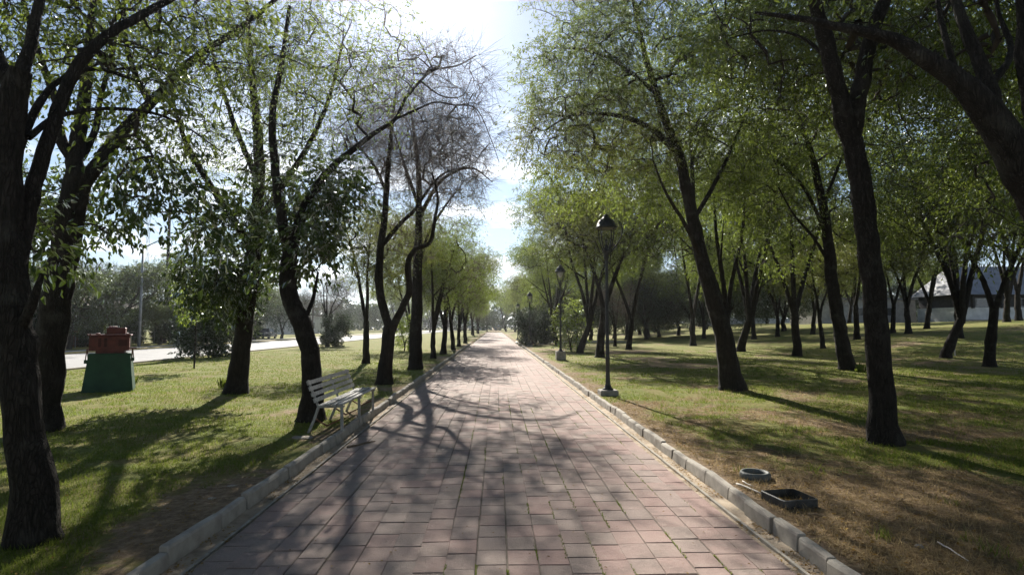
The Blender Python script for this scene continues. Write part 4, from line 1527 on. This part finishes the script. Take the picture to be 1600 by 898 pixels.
# trees beyond the road on the left
for px, py, s, kd, lb in ((180, 541, 1.15, 'Q', 'wide grey-green tree in front of the dark red house'), (105, 545, 1.0, 'Q', 'pale grey-green tree at the left end of the dark red house'),
                          (300, 536, 1.3, 'E', 'dark tree beyond the road right of the dark red house'), (395, 531, 1.1, 'Q', 'grey-green tree beyond the road behind the leafy left tree'),
                          (440, 529, 1.0, 'E', 'dark tree beyond the road left of the parked cars'), (250, 538, .62, 'Q', 'olive tree beyond the road beside the street light')):
    putpx(kd, px, py, s, lb, 'trees beyond the road')
putpx('S', 275, 540, 1.2, 'rounded bush beyond the road beside the dark red house', 'dark clipped bushes', cat='bush')
for i in range(24):
    x = -34 - gB.uniform(0, 30); y = 60 + i * 7
    put(gB.choice('QEQEN'), x, y, gB.uniform(.9, 1.4), label='far tree beyond the road in the roadside mass', group='far trees beyond the road')
for i in range(12):
    put('S', -31.9 - gB.uniform(0, 1.2), 30 + i * 4.4 + gB.uniform(-1.2, 1.2), gB.uniform(.9, 1.5), label='dark garden bush along the wire fence of the red house', group='garden bushes along the wire fence', cat='bush')
for i in range(10):
    put(gB.choice('QE'), -46 - gB.uniform(0, 14), 8 + i * 6.5, gB.uniform(1.0, 1.35), label='tree behind the houses across the road', group='trees behind the houses across the road')

# far-off wood that closes the horizon
def far_wood():
    g = np.random.default_rng(5)
    V = []; Fc = []; n = 0
    for i in range(230):
        a = math.radians(-62 + 124 * i / 230)
        d = g.uniform(230, 300)
        if abs(a) < 0.0: continue
        cx, cy = d * math.sin(a), d * math.cos(a)
        H = g.uniform(8, 15); Rr = g.uniform(5, 9)
        m = 260
        p = g.normal(0, 1, (m, 3)); p /= np.linalg.norm(p, axis=1, keepdims=True); p *= g.uniform(.7, 1.05, (m, 1))
        q = np.stack([cx + p[:, 0] * Rr, cy + p[:, 1] * Rr, H * .52 + p[:, 2] * H * .5], 1)
        s = g.uniform(.7, 1.6, (m, 1, 1))
        tri = g.normal(0, 1, (m, 3, 3)); tri = tri / np.linalg.norm(tri, axis=2, keepdims=True) * s
        V.append((q[:, None, :] + tri).reshape(-1, 3)); Fc.append(np.arange(m * 3).reshape(-1, 3) + n); n += m * 3
    o = link('distant_wood', mesh_np('distant_wood', np.concatenate(V), np.concatenate(Fc), M['leaf_dark'], False))
    tag(o, 'dark wood of distant trees closing the horizon', 'wood', kind='stuff')


far_wood()

# ------------------------------------------------------------------ lamp posts


def lamp_post(px, py, hgt, block_h, label, broken=True):
    p = at(px, py)
    root = thing('lamp_post', label, 'street lamp', (p[0], p[1], gl(p[0], p[1])), 0, 'black lantern posts right of the path')
    b = MB(); b.box((0, 0, block_h / 2 - .05), (.42 if block_h < .3 else .46, .42 if block_h < .3 else .46, block_h + .1), bevel=.02)
    b.build('footing', M['block'], root)
    z0 = block_h
    b = MB()
    b.lathe([(.13, z0), (.13, z0 + .02), (.10, z0 + .04), (.07, z0 + .10), (.055, z0 + .16), (.06, z0 + .20), (.05, z0 + .24), (.048, z0 + .7), (.055, z0 + .72), (.055, z0 + .76), (.045, z0 + .79),
             (.036, hgt - 1.15), (.036, hgt - 1.05)], n=14)
    b.build('pole', M['iron'], root, True)
    z1 = hgt - 1.08
    b = MB(); b.lathe([(.04, z1 - .05), (.065, z1), (.06, z1 + .05), (.085, z1 + .13), (.11, z1 + .17), (.05, z1 + .20), (.035, z1 + .26), (.05, z1 + .3), (.0, z1 + .34)], n=14, cap=False)
    b.build('collar', M['iron'], root, True)
    for k in range(4):
        a = math.pi / 4 + k * math.pi / 2
        ca, sa = math.cos(a), math.sin(a)
        b = MB()
        pr = [(.05, z1 + .10), (.10, z1 + .19), (.16, z1 + .32), (.205, z1 + .46), (.22, z1 + .60), (.215, z1 + .72)]
        b.tube([(r * ca, r * sa, z) for r, z in pr], [.02, .018, .016, .015, .014, .013], 6)
        b.build('lantern_arm', M['iron'], root, True)
    b = MB(); b.lathe([(.235, z1 + .70), (.26, z1 + .72), (.26, z1 + .745), (.235, z1 + .76), (.21, z1 + .85), (.15, z1 + .93), (.085, z1 + .97), (.07, z1 + 1.0), (.055, z1 + 1.03), (.04, z1 + 1.05), (.0, z1 + 1.08)], n=16, cap=False)
    b.lathe([(.0, z1 + .71), (.235, z1 + .70)], n=16, cap=False)
    b.build('lantern_roof', M['iron'], root, True)
    b = MB(); b.lathe([(.05, z1 + .44), (.09, z1 + .52), (.13, z1 + .60), (.15, z1 + .69)], n=14)
    if not broken: b.build('glass_bowl', M['lampglass'], root, True)
    else:
        b = MB(); b.lathe([(.02, z1 + .34), (.03, z1 + .37), (.032, z1 + .43), (.015, z1 + .45)], n=10); b.build('bulb_socket', M['iron'], root, True)
    # side bracket curling outward
    b = MB()
    b.tube([(.05, 0, z1 + .08), (.14, 0, z1 + .18), (.26, 0, z1 + .33), (.36, 0, z1 + .5), (.40, 0, z1 + .68), (.37, 0, z1 + .82), (.30, 0, z1 + .90)], [.024, .022, .02, .018, .017, .015, .012], 7)
    o = b.build('side_bracket', M['iron'], root, True)
    if not broken: o.scale = (.6, .6, 1)
    return root


lamp_post(950, 617, 4.35, .13, 'nearest black lantern post, on a low concrete footing at the right kerb')
lamp_post(876, 562, 4.65, .42, 'second black lantern post, on a tall square concrete block', False)
lamp_post(828, 541, 4.5, .15, 'third black lantern post, rising behind dark round bushes', False)
lamp_post(809, 531, 4.5, .15, 'farthest black lantern post down the right of the path', False)

# ------------------------------------------------------------------ bench
pb = at(532, 673)
BX, BY = -2.37, 8.90
BL = 2.45
bench = thing('park_bench', 'white slatted park bench at the left kerb, facing the path', 'bench', (BX, BY, gl(BX - .2, BY)))
# local: +x towards the path, y along
seat_h, sd_ = .42, .40
for i in range(4):
    b = MB(); x = .03 - i * .098
    b.box((x, BL / 2, seat_h + .012 - .014 * (i == 3)), (.068, BL + rnd.uniform(-.03, .03), .026), Matrix.Rotation(rnd.gauss(0, .004), 3, 'Z'), bevel=.006)
    b.build('seat_slat', M['slat'], bench)
for i in range(4):
    t = (i + .5) / 4
    z = seat_h + .075 + i * .088; x = -.355 - i * .036
    rot = Matrix.Rotation(R(-20), 3, 'Y')
    b = MB(); b.box((x, BL / 2 - .02, z), (.024, BL - .02, .062), rot)
    b.build('back_slat', M['slat'], bench)
for k, yy in enumerate((.10, BL / 2, BL - .10)):
    b = MB(); b.bar((.03, yy, seat_h), (.045, yy, -.04), .038, .04, (0, 1, 0)); b.build('front_leg', M['benchpaint'], bench)
    b = MB(); b.bar((-.31, yy, seat_h), (-.38, yy, .20), .038, .036, (0, 1, 0)); b.bar((-.38, yy, .20), (-.48, yy, -.04), .038, .036, (0, 1, 0)); b.build('rear_leg', M['benchpaint'], bench)
    b = MB(); b.bar((.07, yy, seat_h - .022), (-.33, yy, seat_h - .030), .045, .03, (0, 0, 1)); b.build('seat_bearer', M['benchpaint'], bench)
    b = MB(); b.bar((-.325, yy, seat_h - .02), (-.49, yy, seat_h + .375), .045, .025, (1, 0, 0)); b.build('back_support', M['benchpaint'], bench)
    b = MB(); b.bar((.02, yy + .03, .20), (-.20, yy + .03, .10), .02, .02); b.bar((-.20, yy + .03, .10), (-.38, yy + .03, .21), .02, .02); b.build('brace', M['rust'], bench)

# ------------------------------------------------------------------ pedestal and red machine
pp = at(171, 610)
ped = thing('pedestal', 'dark green tapered pedestal on the left lawn carrying a red machine', 'pedestal', (pp[0], pp[1], gl(pp[0], pp[1])), R(28))
b = MB(); b.box((0, 0, .42), (1.08, 1.0, 1.00), None, .80)
b.build('plinth', M['green'], ped)
b = MB(); b.box((0, 0, .93), (.90, .84, .055), bevel=.01); b.build('top_slab', M['green'], ped)
b = MB(); b.box((-.49, -.3, .76), (.06, .08, .09)); b.build('bolt_box', M['green'], ped)
b = MB(); b.box((.49, -.3, .80), (.06, .08, .09)); b.build('bolt_box', M['green'], ped)
mc = thing('machine', 'dull red metal machine housing with side rods standing on the green pedestal', 'machine', (pp[0], pp[1], gl(pp[0], pp[1]) + .958), R(28))
b = MB()
b.box((0, 0, .03), (.60, .6, .07))
b.box((-.02, 0, .255), (.84, .62, .38), bevel=.03)
b.build('housing', M['red'], mc)
b = MB(); b.box((-.02, 0, .455), (.90, .66, .03), bevel=.008); b.build('flange', M['red'], mc)
b = MB(); b.box((-.34, 0, .30), (.10, .635, .20)); b.build('panel', M['red'], mc)
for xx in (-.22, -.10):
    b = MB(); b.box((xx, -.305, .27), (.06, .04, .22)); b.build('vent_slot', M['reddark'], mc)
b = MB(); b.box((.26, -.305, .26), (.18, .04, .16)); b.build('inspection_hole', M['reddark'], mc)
b = MB(); b.box((.10, 0, .56), (.40, .40, .17), bevel=.02); b.lathe([(.10, .64), (.10, .67), (.06, .68)], (.02, 0, 0), 12); b.build('top_cap', M['red'], mc)
b = MB(); b.lathe([(.05, .47), (.05, .50), (.02, .51)], (.32, -.1, 0), 10); b.lathe([(.05, .47), (.05, .50), (.02, .51)], (-.28, -.1, 0), 10); b.build('bolt', M['red'], mc)
for kx in range(6):
    b = MB(); b.lathe([(.018, 0), (.018, .022), (.01, .026)], (-.42 + kx * .16, -.29, .468), 6); b.build('bolt', M['rust'], mc)
b = MB(); b.tube([(-.44, -.1, .44), (-.46, -.1, .46), (-.50, -.1, .47)], .02, 6); b.build('lug', M['red'], mc)
for xx in (-.47, .47):
    for q in (-.30, -.22):
        b = MB(); b.tube([(xx * 1.02 + (.03 if q > -.25 else -.02), q, -.20), (xx, q, .12)], .012, 6); b.build('rod', M['rust'], mc)
b = MB(); b.tube([(.40, -.28, .12), (.56, -.28, .12)], .018, 6); b.build('crossbar', M['red'], mc)
b = MB(); b.tube([(.43, -.3, .12), (.43, -.3, .42), (.40, -.3, .47)], .012, 6); b.build('hand_rail', M['benchpaint'], mc)


def weed(px, py, s, label, mat='blade', n=60, seed=1):
    p = at(px, py); g = np.random.default_rng(seed)
    V = []
    for _ in range(n):
        a = g.uniform(0, 6.28); r_ = s * g.random() * .5; h = s * g.uniform(.3, 1)
        c = np.array([r_ * math.cos(a), r_ * math.sin(a), 0])
        tip = c * 1.6 + np.array([0, 0, h]); sd2 = np.array([-math.sin(a), math.cos(a), 0]) * s * .12
        mid = (c + tip) / 2
        V += [c, mid + sd2, tip, c, tip, mid - sd2]
    V = np.array(V)
    o = link('weed', mesh_np('weed', V, np.arange(len(V)).reshape(-1, 3), M[mat], False), None, (p[0], p[1], gl(p[0], p[1]) - .01))
    tag(o, label, 'plant')


weed(201, 603, .34, 'leafy green weed at the right foot of the green pedestal', 'blade', 90, 2)
weed(1345, 581, .35, 'dark weedy sprouts at the foot of the slender leaning trunk', 'blade', 70, 3)
weed(352, 606, .3, 'thin pale sprouts beside the foot of the broad-leaved left tree', 'blade', 40, 4)
weed(610, 598, .25, 'low green weed beside the trunk of the low forked tree', 'blade', 50, 5)

# ------------------------------------------------------------------ thin staked young tree near the road
ps = at(303, 576)
T = Tree(55)
bz = gl(ps[0], ps[1])
T.limb([(0, 0, -.1), (.02, 0, .9), (.0, .03, 1.9), (.05, 0, 2.9), (.02, 0, 3.6)], [.035, .03, .026, .02, .01], 7)
T.fill(in_ellipsoid(T.g, (0, 0, 2.7), (.85, .8, .9), 70), True, 0, min_h=1.3)
rt_ = thing('young_tree', 'thin young tree with sparse yellow-green leaves near the road', 'tree', (ps[0], ps[1], bz))
T.build(rt_, {0: dict(n=22, L=.11, W=.5, sprig=.3, spread=.08, droop=.4, mat='leaf_bright', shape='broad')}, (0, 0, 0), rt=.003)

# ------------------------------------------------------------------ ring planter, square planter, sticks, stones
p = at(1180, 746)
rp = thing('ring_planter', 'low grey ring planter lying on the lawn by the right kerb', 'planter', (p[0], p[1], gl(p[0], p[1]) - .03))
b = MB(); b.lathe([(.125, -.02), (.145, -.02), (.158, .03), (.156, .075), (.142, .098), (.125, .098), (.108, .07), (.104, .02)], n=28, cap=False)
b.build('ring', M['potgrey'], rp, True)
b = MB(); b.lathe([(.0, .035), (.108, .03)], n=20, cap=False); b.build('soil', M['soil'], rp)

p = at(1240, 792)
sq = thing('square_planter', 'shallow black square planter frame with dead leaves in it by the right kerb', 'planter', (p[0] + .02, p[1] + .12, gl(p[0], p[1]) - .03), R(9))
def rsq(h, r, n=5):
    out = []
    for cx, cy, a0 in ((1, 1, 0), (-1, 1, 90), (-1, -1, 180), (1, -1, 270)):
        for k in range(n):
            a = R(a0 + 90 * k / (n - 1)); out.append((cx * (h - r) + r * math.cos(a), cy * (h - r) + r * math.sin(a)))
    return out
b = MB()
o_ = rsq(.178, .035); i_ = rsq(.165, .026); m_ = len(o_)
vs = [(x, y, -.02) for x, y in o_] + [(x, y, .105) for x, y in o_] + [(x * .99, y * .99, .11) for x, y in i_] + [(x, y, -.02) for x, y in i_]
fs = []
for r_ in range(3):
    for q in range(m_):
        j = (q + 1) % m_; fs.append((r_ * m_ + q, r_ * m_ + j, (r_ + 1) * m_ + j, (r_ + 1) * m_ + q))
b.add(vs, fs); b.build('frame', M['potblack'], sq)
b = MB(); b.add([(x, y, .03) for x, y in i_], [tuple(range(m_))]); b.build('soil', M['soil'], sq)
g = np.random.default_rng(3)
for k in range(16):
    b = MB(); a = g.uniform(0, 6.28); x, y = g.uniform(-.12, .12, 2); L = g.uniform(.03, .07)
    b.add([(x, y, .04), (x + L * math.cos(a) - .012 * math.sin(a), y + L * math.sin(a) + .012 * math.cos(a), .06), (x + 1.6 * L * math.cos(a), y + 1.6 * L * math.sin(a), .05), (x + L * math.cos(a) + .012 * math.sin(a), y + L * math.sin(a) - .012 * math.cos(a), .045)], [(0, 1, 2), (0, 2, 3)])
    b.build('dead_leaf', M['litter'], sq)


def stick(name, a, b_, r, mat, label, lift=.012):
    pa, pb_ = at(*a), at(*b_)
    za = (gl(pa[0], pa[1]) if abs(pa[0]) > 2.4 else 0) + lift + r; zb = (gl(pb_[0], pb_[1]) if abs(pb_[0]) > 2.4 else 0) + lift + r
    g = np.random.default_rng(int(a[0]))
    pts = [np.array([pa[0] + (pb_[0] - pa[0]) * t, pa[1] + (pb_[1] - pa[1]) * t, za + (zb - za) * t]) + g.normal(0, r * .4, 3) for t in np.linspace(0, 1, 6)]
    m = MB(); m.tube(pts, [r, r * .95, r * .9, r * .85, r * .8, r * .5], 7)
    o = m.build(name, M[mat], None, True); tag(o, label, 'stick'); return o


stick('stick', (543, 699), (586, 690), .014, 'stick', 'dark thin stick lying on the pavers below the bench', -.002)
stick('pale_stick', (1151, 758), (1191, 775), .010, 'pipe', 'straight bleached stick lying along the right kerb before the square planter')
stick('pale_stick', (1160, 754), (1176, 762), .006, 'pipe', 'short pale twig beside the longer bleached stick at the right kerb')
stick('pale_stick', (1365, 692), (1372, 682), .012, 'pipe', 'small forked pale stick at the foot of the V-forked trunk')
stick('pale_stick', (1466, 850), (1515, 880), .006, 'pipe', 'thin straw-coloured stalk lying in the lower right corner')
stick('stick', (1262, 806), (1285, 810), .010, 'stick', 'short brown stick in front of the black square planter')


def stone(px, py, s, label, seed):
    p = at(px, py)
    bm = bmesh.new(); bmesh.ops.create_icosphere(bm, subdivisions=2, radius=1)
    g = np.random.default_rng(seed)
    for v in bm.verts:
        q = v.co
        k = 1 + .22 * mn.noise(q * 1.3 + Vector((seed, 0, 0)))
        v.co = Vector((q.x * s[0] * k, q.y * s[1] * k, q.z * s[2] * k))
    me = bpy.data.meshes.new('stone'); bm.to_mesh(me); bm.free(); me.materials.append(M['stone'])
    o = link('stone', me, None, (p[0], p[1], gl(p[0], p[1]) + s[2] * .4)); tag(o, label, 'stone')


stone(1132, 608, (.11, .09, .07), 'pale stone at the left foot of the leaning tree by the lamp', 1)
stone(1149, 609, (.09, .09, .06), 'smaller pale stone at the front of the leaning tree by the lamp', 2)
stone(473, 684, (.17, .11, .02), 'flat pale stone in the grass at the left end of the bench', 3)
stone(362, 760, (.05, .03, .015), 'small flat pale stone on the left lawn near the kerb', 4)
stone(1436, 855, (.035, .03, .018), 'grey stone in the dry straw at the lower right', 5)
stone(331, 779, (.04, .03, .012), 'flat chip of stone on the bare soil by the left kerb', 6)

# little white marker post on the right lawn
p = at(1492, 556)
b = MB(); b.lathe([(.03, -.1), (.03, .62), (.0, .64)], n=8, cap=False); o = b.build('marker_post', M['pipe'], None, True, (p[0], p[1], gl(p[0], p[1])))
tag(o, 'small pale marker post on the right lawn beside the multi-stemmed tree', 'post')

# ------------------------------------------------------------------ left: street light, utility pole, mast, palm, houses
p = at(217, 544)
sl = thing('street_light', 'tall grey steel street light with a raised arm beyond the road', 'street light', (p[0], p[1], gl(p[0], p[1])))
b = MB(); b.lathe([(.11, -.1), (.10, 3), (.075, 8.0)], n=10); b.build('pole', M['steel'], sl, True)
b = MB(); b.tube([(0, 0, 7.9), (.6, 0, 8.2), (1.5, -.1, 8.6), (2.1, -.1, 8.75)], [.05, .045, .04, .035], 8); b.build('arm', M['steel'], sl, True)
b = MB(); b.box((2.4, -.1, 8.76), (.7, .26, .14), bevel=.04); b.build('lamp_head', M['steel'], sl)

p = at(257, 536)
up = thing('utility_pole', 'dark wooden utility pole beyond the road right of the street light', 'utility pole', (p[0], p[1], gl(p[0], p[1])))
b = MB(); b.lathe([(.17, -.1), (.12, 13.5)], n=9); b.build('pole', M['bark'], up, True)
b = MB(); b.box((0, 0, 12.6), (2.2, .12, .14)); b.build('crossarm', M['bark'], up)
for s in (-.95, 0, .95):
    b = MB(); b.lathe([(.05, 12.68), (.06, 12.75), (.03, 12.85)], (s, 0, 0), 8); b.build('insulator', M['white_wall'], up, True)

pm = P(228, 450, 110)
ms = thing('radio_mast', 'thin pale lattice radio mast far away above the trees on the left', 'mast', (pm[0], pm[1], 0))
b = MB(); tri_ = [(.28 * math.cos(a), .28 * math.sin(a)) for a in (0, 2.09, 4.19)]
for x, y in tri_: b.tube([(x, y, 0), (x, y, 29)], .035, 4)
for k in range(18):
    for i in range(3):
        x0, y0 = tri_[i]; x1, y1 = tri_[(i + 1) % 3]
        b.tube([(x0, y0, k * 1.6), (x1, y1, k * 1.6 + 1.6)], .018, 3)
b.build('lattice', M['steel'], ms)

pq = P(265, 450, 95)
palm = thing('palm_tree', 'slim fan palm rising above the trees across the road', 'palm tree', (pq[0], pq[1], 0.1))
Hh = 1.7 + (510 - 410) / F * 95
b = MB(); b.tube([(0, 0, 0), (.1, 0, Hh * .3), (.05, 0, Hh * .7), (.0, 0, Hh)], [.3, .22, .2, .22], 9); b.build('trunk', M['bark_grey'], palm, True)
g = np.random.default_rng(8)
b = MB(); b2 = MB()
for k in range(46):
    a = g.uniform(0, 6.28); el = g.uniform(-1.0, 1.35)
    d = Vector((math.cos(a) * math.cos(el), math.sin(a) * math.cos(el), math.sin(el)))
    L = g.uniform(1.0, 1.5); c0 = Vector((0, 0, Hh)); c1 = c0 + d * L
    b.tube([c0, c0 + d * L * .6 + Vector((0, 0, .05)), c1], [.03, .02, .015], 3)
    s = d.cross(Vector((0, 0, 1))).normalized(); n_ = s.cross(d)
    for q in range(9):
        th = (q - 4) / 4 * 1.15
        dd = (d * math.cos(th) + s * math.sin(th)).normalized()
        e = c1 + dd * g.uniform(.8, 1.1) + Vector((0, 0, -.18))
        wv = dd.cross(n_).normalized() * .07
        mdl = (c1 + e) / 2
        b2.add([c1, mdl + wv, e, mdl - wv], [(0, 1, 2, 3)])
b.build('frond_stalks', M['leaf_olive'], palm); b2.build('fronds', M['leaf_grey'], palm)


def house(name, label, x, y, z, wx, wy, wh, wall, roof, rh, rz=0.0, wins=(), flat=False):
    """front faces +X (towards the road) when rz=0"""
    root = thing(name, label, 'building', (x, y, z), rz)
    b = MB(); b.box((0, 0, wh / 2 - .2), (wx, wy, wh + .4)); b.build('wall', M[wall], root)
    if flat:
        b = MB(); b.box((0, 0, wh + .12), (wx + .5, wy + .5, .2)); b.build('roof', M[roof], root)
    else:
        b = MB(); ox, oy = wx / 2 + .4, wy / 2 + .4; t = .003
        b.add([(-ox, -oy, wh), (ox, -oy, wh), (ox, oy, wh), (-ox, oy, wh), (0, -oy, wh + rh), (0, oy, wh + rh)],
              [(3, 2, 1, 0), (0, 1, 4), (2, 3, 5), (1, 2, 5, 4), (3, 0, 4, 5)])
        b.build('roof', M[roof], root)
    for (yy, zz, w, h, mat) in wins:
        fr = MB()
        X = wx / 2 + .02
        for s in (-1, 1):
            fr.box((X, yy + s * (w / 2), zz), (.10, .08, h + .08))
            fr.box((X, yy, zz + s * (h / 2)), (.096, w - .08, .08))
        f = fr.build('window', M['shutter'] if mat != 'door' else M['dark'], root)
        pn = MB(); pn.box((X - .02, yy, zz), (.05, w - .082, h - .082)); pn.build('pane', M['glass'] if mat == 'glass' else M['shutter' if mat == 'shutter' else 'dark'], f)
    return root


house('house', 'low dark red house with pale window shutters across the road on the left', -37.5, 45, .12, 8, 22, 3.2, 'housebrick', 'roofdark', 1.4,
      wins=[(-6, 1.7, 1.4, 1.3, 'glass'), (-1.5, 1.2, 1.1, 2.2, 'door'), (3.0, 1.8, .8, 1.5, 'shutter'), (5.4, 1.6, .9, 1.9, 'shutter'), (7.4, 1.8, .7, 1.5, 'shutter'), (9.3, 1.4, 1.0, 2.1, 'door')])
house('house', 'pale grey house half hidden by trees further up the road', -42, 88, .12, 9, 16, 3.4, 'housegrey', 'roofgrey', 1.6,
      wins=[(-4, 1.8, 1.4, 1.3, 'glass'), (0, 1.2, 1.1, 2.2, 'door'), (4, 1.8, 1.4, 1.3, 'glass')])
house('house', 'white flat-roofed house far along the road', -46, 132, .12, 10, 22, 4.0, 'white_wall', 'roofdark', 1, flat=True,
      wins=[(-6, 1.8, 1.6, 1.4, 'glass'), (0, 1.8, 1.6, 1.4, 'glass'), (6, 1.8, 1.6, 1.4, 'glass')])

# low wire fence before the houses
fr = thing('fence', 'low wire fence with thin posts in front of the dark red house', 'fence', (-31.2, 0, .1))
pm_ = MB(); pm_.lathe([(.035, -.1), (.035, 1.2), (.0, 1.22)], n=6, cap=False); fp = pm_.mesh('fence_post', M['steel'])
for k in range(20): link('fence_post', fp, fr, (0, 24 + k * 2.5, 0))
for zz in (.3, .7, 1.12):
    b = MB(); b.tube([(0, 24, zz), (0, 71.5, zz)], .012, 4); b.build('rail_wire', M['wire'], fr)

# cars beyond / on the far side of the road


def car(x, y, rz, paint, label):
    root = thing('parked_car', label, 'car', (x, y, 0.01), rz, 'cars parked along the far side of the road')
    # side profile along local y, extruded in x with narrowing cabin
    b = MB()
    prof = [(-2.1, .35), (-2.15, .62), (-1.95, .85), (-1.1, .95), (1.0, .98), (1.9, .92), (2.15, .78), (2.15, .35)]
    for xw, vs0 in ((.86, None),):
        vs = []
        for s in (-1, 1):
            for (yy, zz) in prof:
                vs.append((s * (.86 - (.06 if zz > .8 else 0)), yy, zz))
        n = len(prof)
        fs = [tuple(range(n)), tuple(range(2 * n - 1, n - 1, -1))] + [(i, n + i, n + (i + 1) % n, (i + 1) % n) for i in range(n)]
        b.add(vs, fs)
    cab = [(-1.05, .94), (-.45, 1.42), (.85, 1.44), (1.5, .97)]
    b.build('body', M[paint], root)
    b = MB(); vs = []
    for s in (-1, 1):
        for (yy, zz) in cab: vs.append((s * (.76 if zz < 1 else .6), yy, zz))
    b.add(vs, [(0, 1, 2, 3), (7, 6, 5, 4)] + [(i, 4 + i, 4 + (i + 1) % 4, (i + 1) % 4) for i in range(4)])
    b.build('windows', M['glass'], root)
    b = MB(); b.box((0, .2, 1.445), (1.16, 1.32, .04), bevel=.01); b.build('roof', M[paint], root)
    for s in (-1, 1):
        for yy in (-1.3, 1.35):
            b = MB()
            vs = []; n = 16
            for xx in (s * .70, s * .88):
                for i in range(n): vs.append((xx, yy + .32 * math.cos(i * 6.283 / n), .32 + .32 * math.sin(i * 6.283 / n)))
            b.add(vs, [tuple(range(n)), tuple(range(2 * n - 1, n - 1, -1))] + [(i, n + i, n + (i + 1) % n, (i + 1) % n) for i in range(n)])
            w = b.build('wheel', M['rubber'], root)
            b = MB(); vs = [(s * .885, yy + .19 * math.cos(i * 6.283 / 10), .32 + .19 * math.sin(i * 6.283 / 10)) for i in range(10)]
            b.add(vs, [tuple(range(10))]); b.build('rim', M['steel'], w)
        b = MB(); b.box((s * .6, -2.12, .68), (.32, .08, .14)); b.build('headlight', M['lampglass'], root)
    return root


car(-30.5, 78, R(4), 'cardark', 'dark parked car beyond the road, left of the round bush')
car(-25.0, 92, R(0), 'carwhite', 'white car beyond the road, seen between tree trunks')

# ------------------------------------------------------------------ right: grey building with white wall
pc = at(1545, 502)
hb = thing('hall', 'grey gabled hall with a dark band over a white lower wall at far right', 'building', (58.5, 58, gl(48, 58) - .2), R(-2))
# faces -Y (towards the camera)
b = MB(); b.box((0, 3, .8), (21, 6, 2.0)); b.build('wall', M['white_wall'], hb)
b = MB(); b.box((0, 3.2, 2.4), (20.6, 5.6, 1.6)); b.build('porch_shade_block', M['dark'], hb)  # solid block; the shade of the porch opening is put into its colour
b = MB(); b.box((0, -.05, .28), (21.1, .12, .5)); b.build('plinth', M['block'], hb)
b = MB()
b.add([(-11, -.6, 3.1), (11, -.6, 3.1), (8.5, 3.6, 6.4), (-8.5, 3.6, 6.4), (-11, 6.5, 3.1), (11, 6.5, 3.1)], [(0, 1, 2, 3), (1, 5, 2), (5, 4, 3, 2), (4, 0, 3), (0, 4, 5, 1)])
b.build('roof', M['roofgrey'], hb)
for k in range(7):
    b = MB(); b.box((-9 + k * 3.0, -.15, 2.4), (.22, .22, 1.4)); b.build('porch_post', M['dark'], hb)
for k in range(4):
    f = MB(); f.box((-7.5 + k * 4.4, .36, 2.3), (1.7, .1, .9)); w = f.build('window', M['steel'], hb)
    f = MB(); f.box((-7.5 + k * 4.4, .33, 2.3), (1.54, .1, .74)); f.build('pane', M['glass'], w)
hb2 = thing('annex', 'long low pale building left of the grey hall, seen between trunks', 'building', (43.5, 66, gl(43, 66) - .2), R(3))
b = MB(); b.box((0, 3, 1.3), (12, 6, 3.2)); b.build('wall', M['housegrey'], hb2)
b = MB(); b.box((0, 3, 3.0), (12.6, 6.6, .18)); b.build('roof', M['roofgrey'], hb2)
for xx in (-4, -1, 2.5):
    f = MB(); f.box((xx, -.03, 1.5), (1.3, .1, 1.0)); w = f.build('window', M['steel'], hb2)
    f = MB(); f.box((xx, -.05, 1.5), (1.14, .1, .84)); f.build('pane', M['glass'], w)
# low white boundary wall glimpsed far between the grove trunks
bw = thing('boundary_wall', 'low white boundary wall glimpsed far between the grove trunks', 'wall', (49, 98, gl(49, 98) - .3), R(-3))
b = MB(); b.box((0, 0, .5), (28, .25, 1.4)); b.build('wall', M['white_wall'], bw)
for k in range(7):
    b = MB(); b.box((-13.5 + k * 4.5, 0, .6), (.4, .4, 1.8)); b.build('pillar', M['white_wall'], bw)

# ------------------------------------------------------------------ thin scattering volume added to imitate lens glare around the sun
hm = bpy.data.materials.new('glare_haze'); hm.use_nodes = True
hn = hm.node_tree.nodes; hn.clear()
ho = hn.new('ShaderNodeOutputMaterial'); hv = hn.new('ShaderNodeVolumePrincipled')
hv.inputs['Color'].default_value = (0.93, 0.96, 1.0, 1)
hv.inputs['Density'].default_value = 0.0003
hv.inputs['Anisotropy'].default_value = 0.82
hm.node_tree.links.new(hv.outputs[0], ho.inputs['Volume'])
b = MB(); b.box((0, 1200, 15.5), (3200, 2800, 35))
hz_o = b.build('glare_haze', hm); tag(hz_o, kind='stuff')
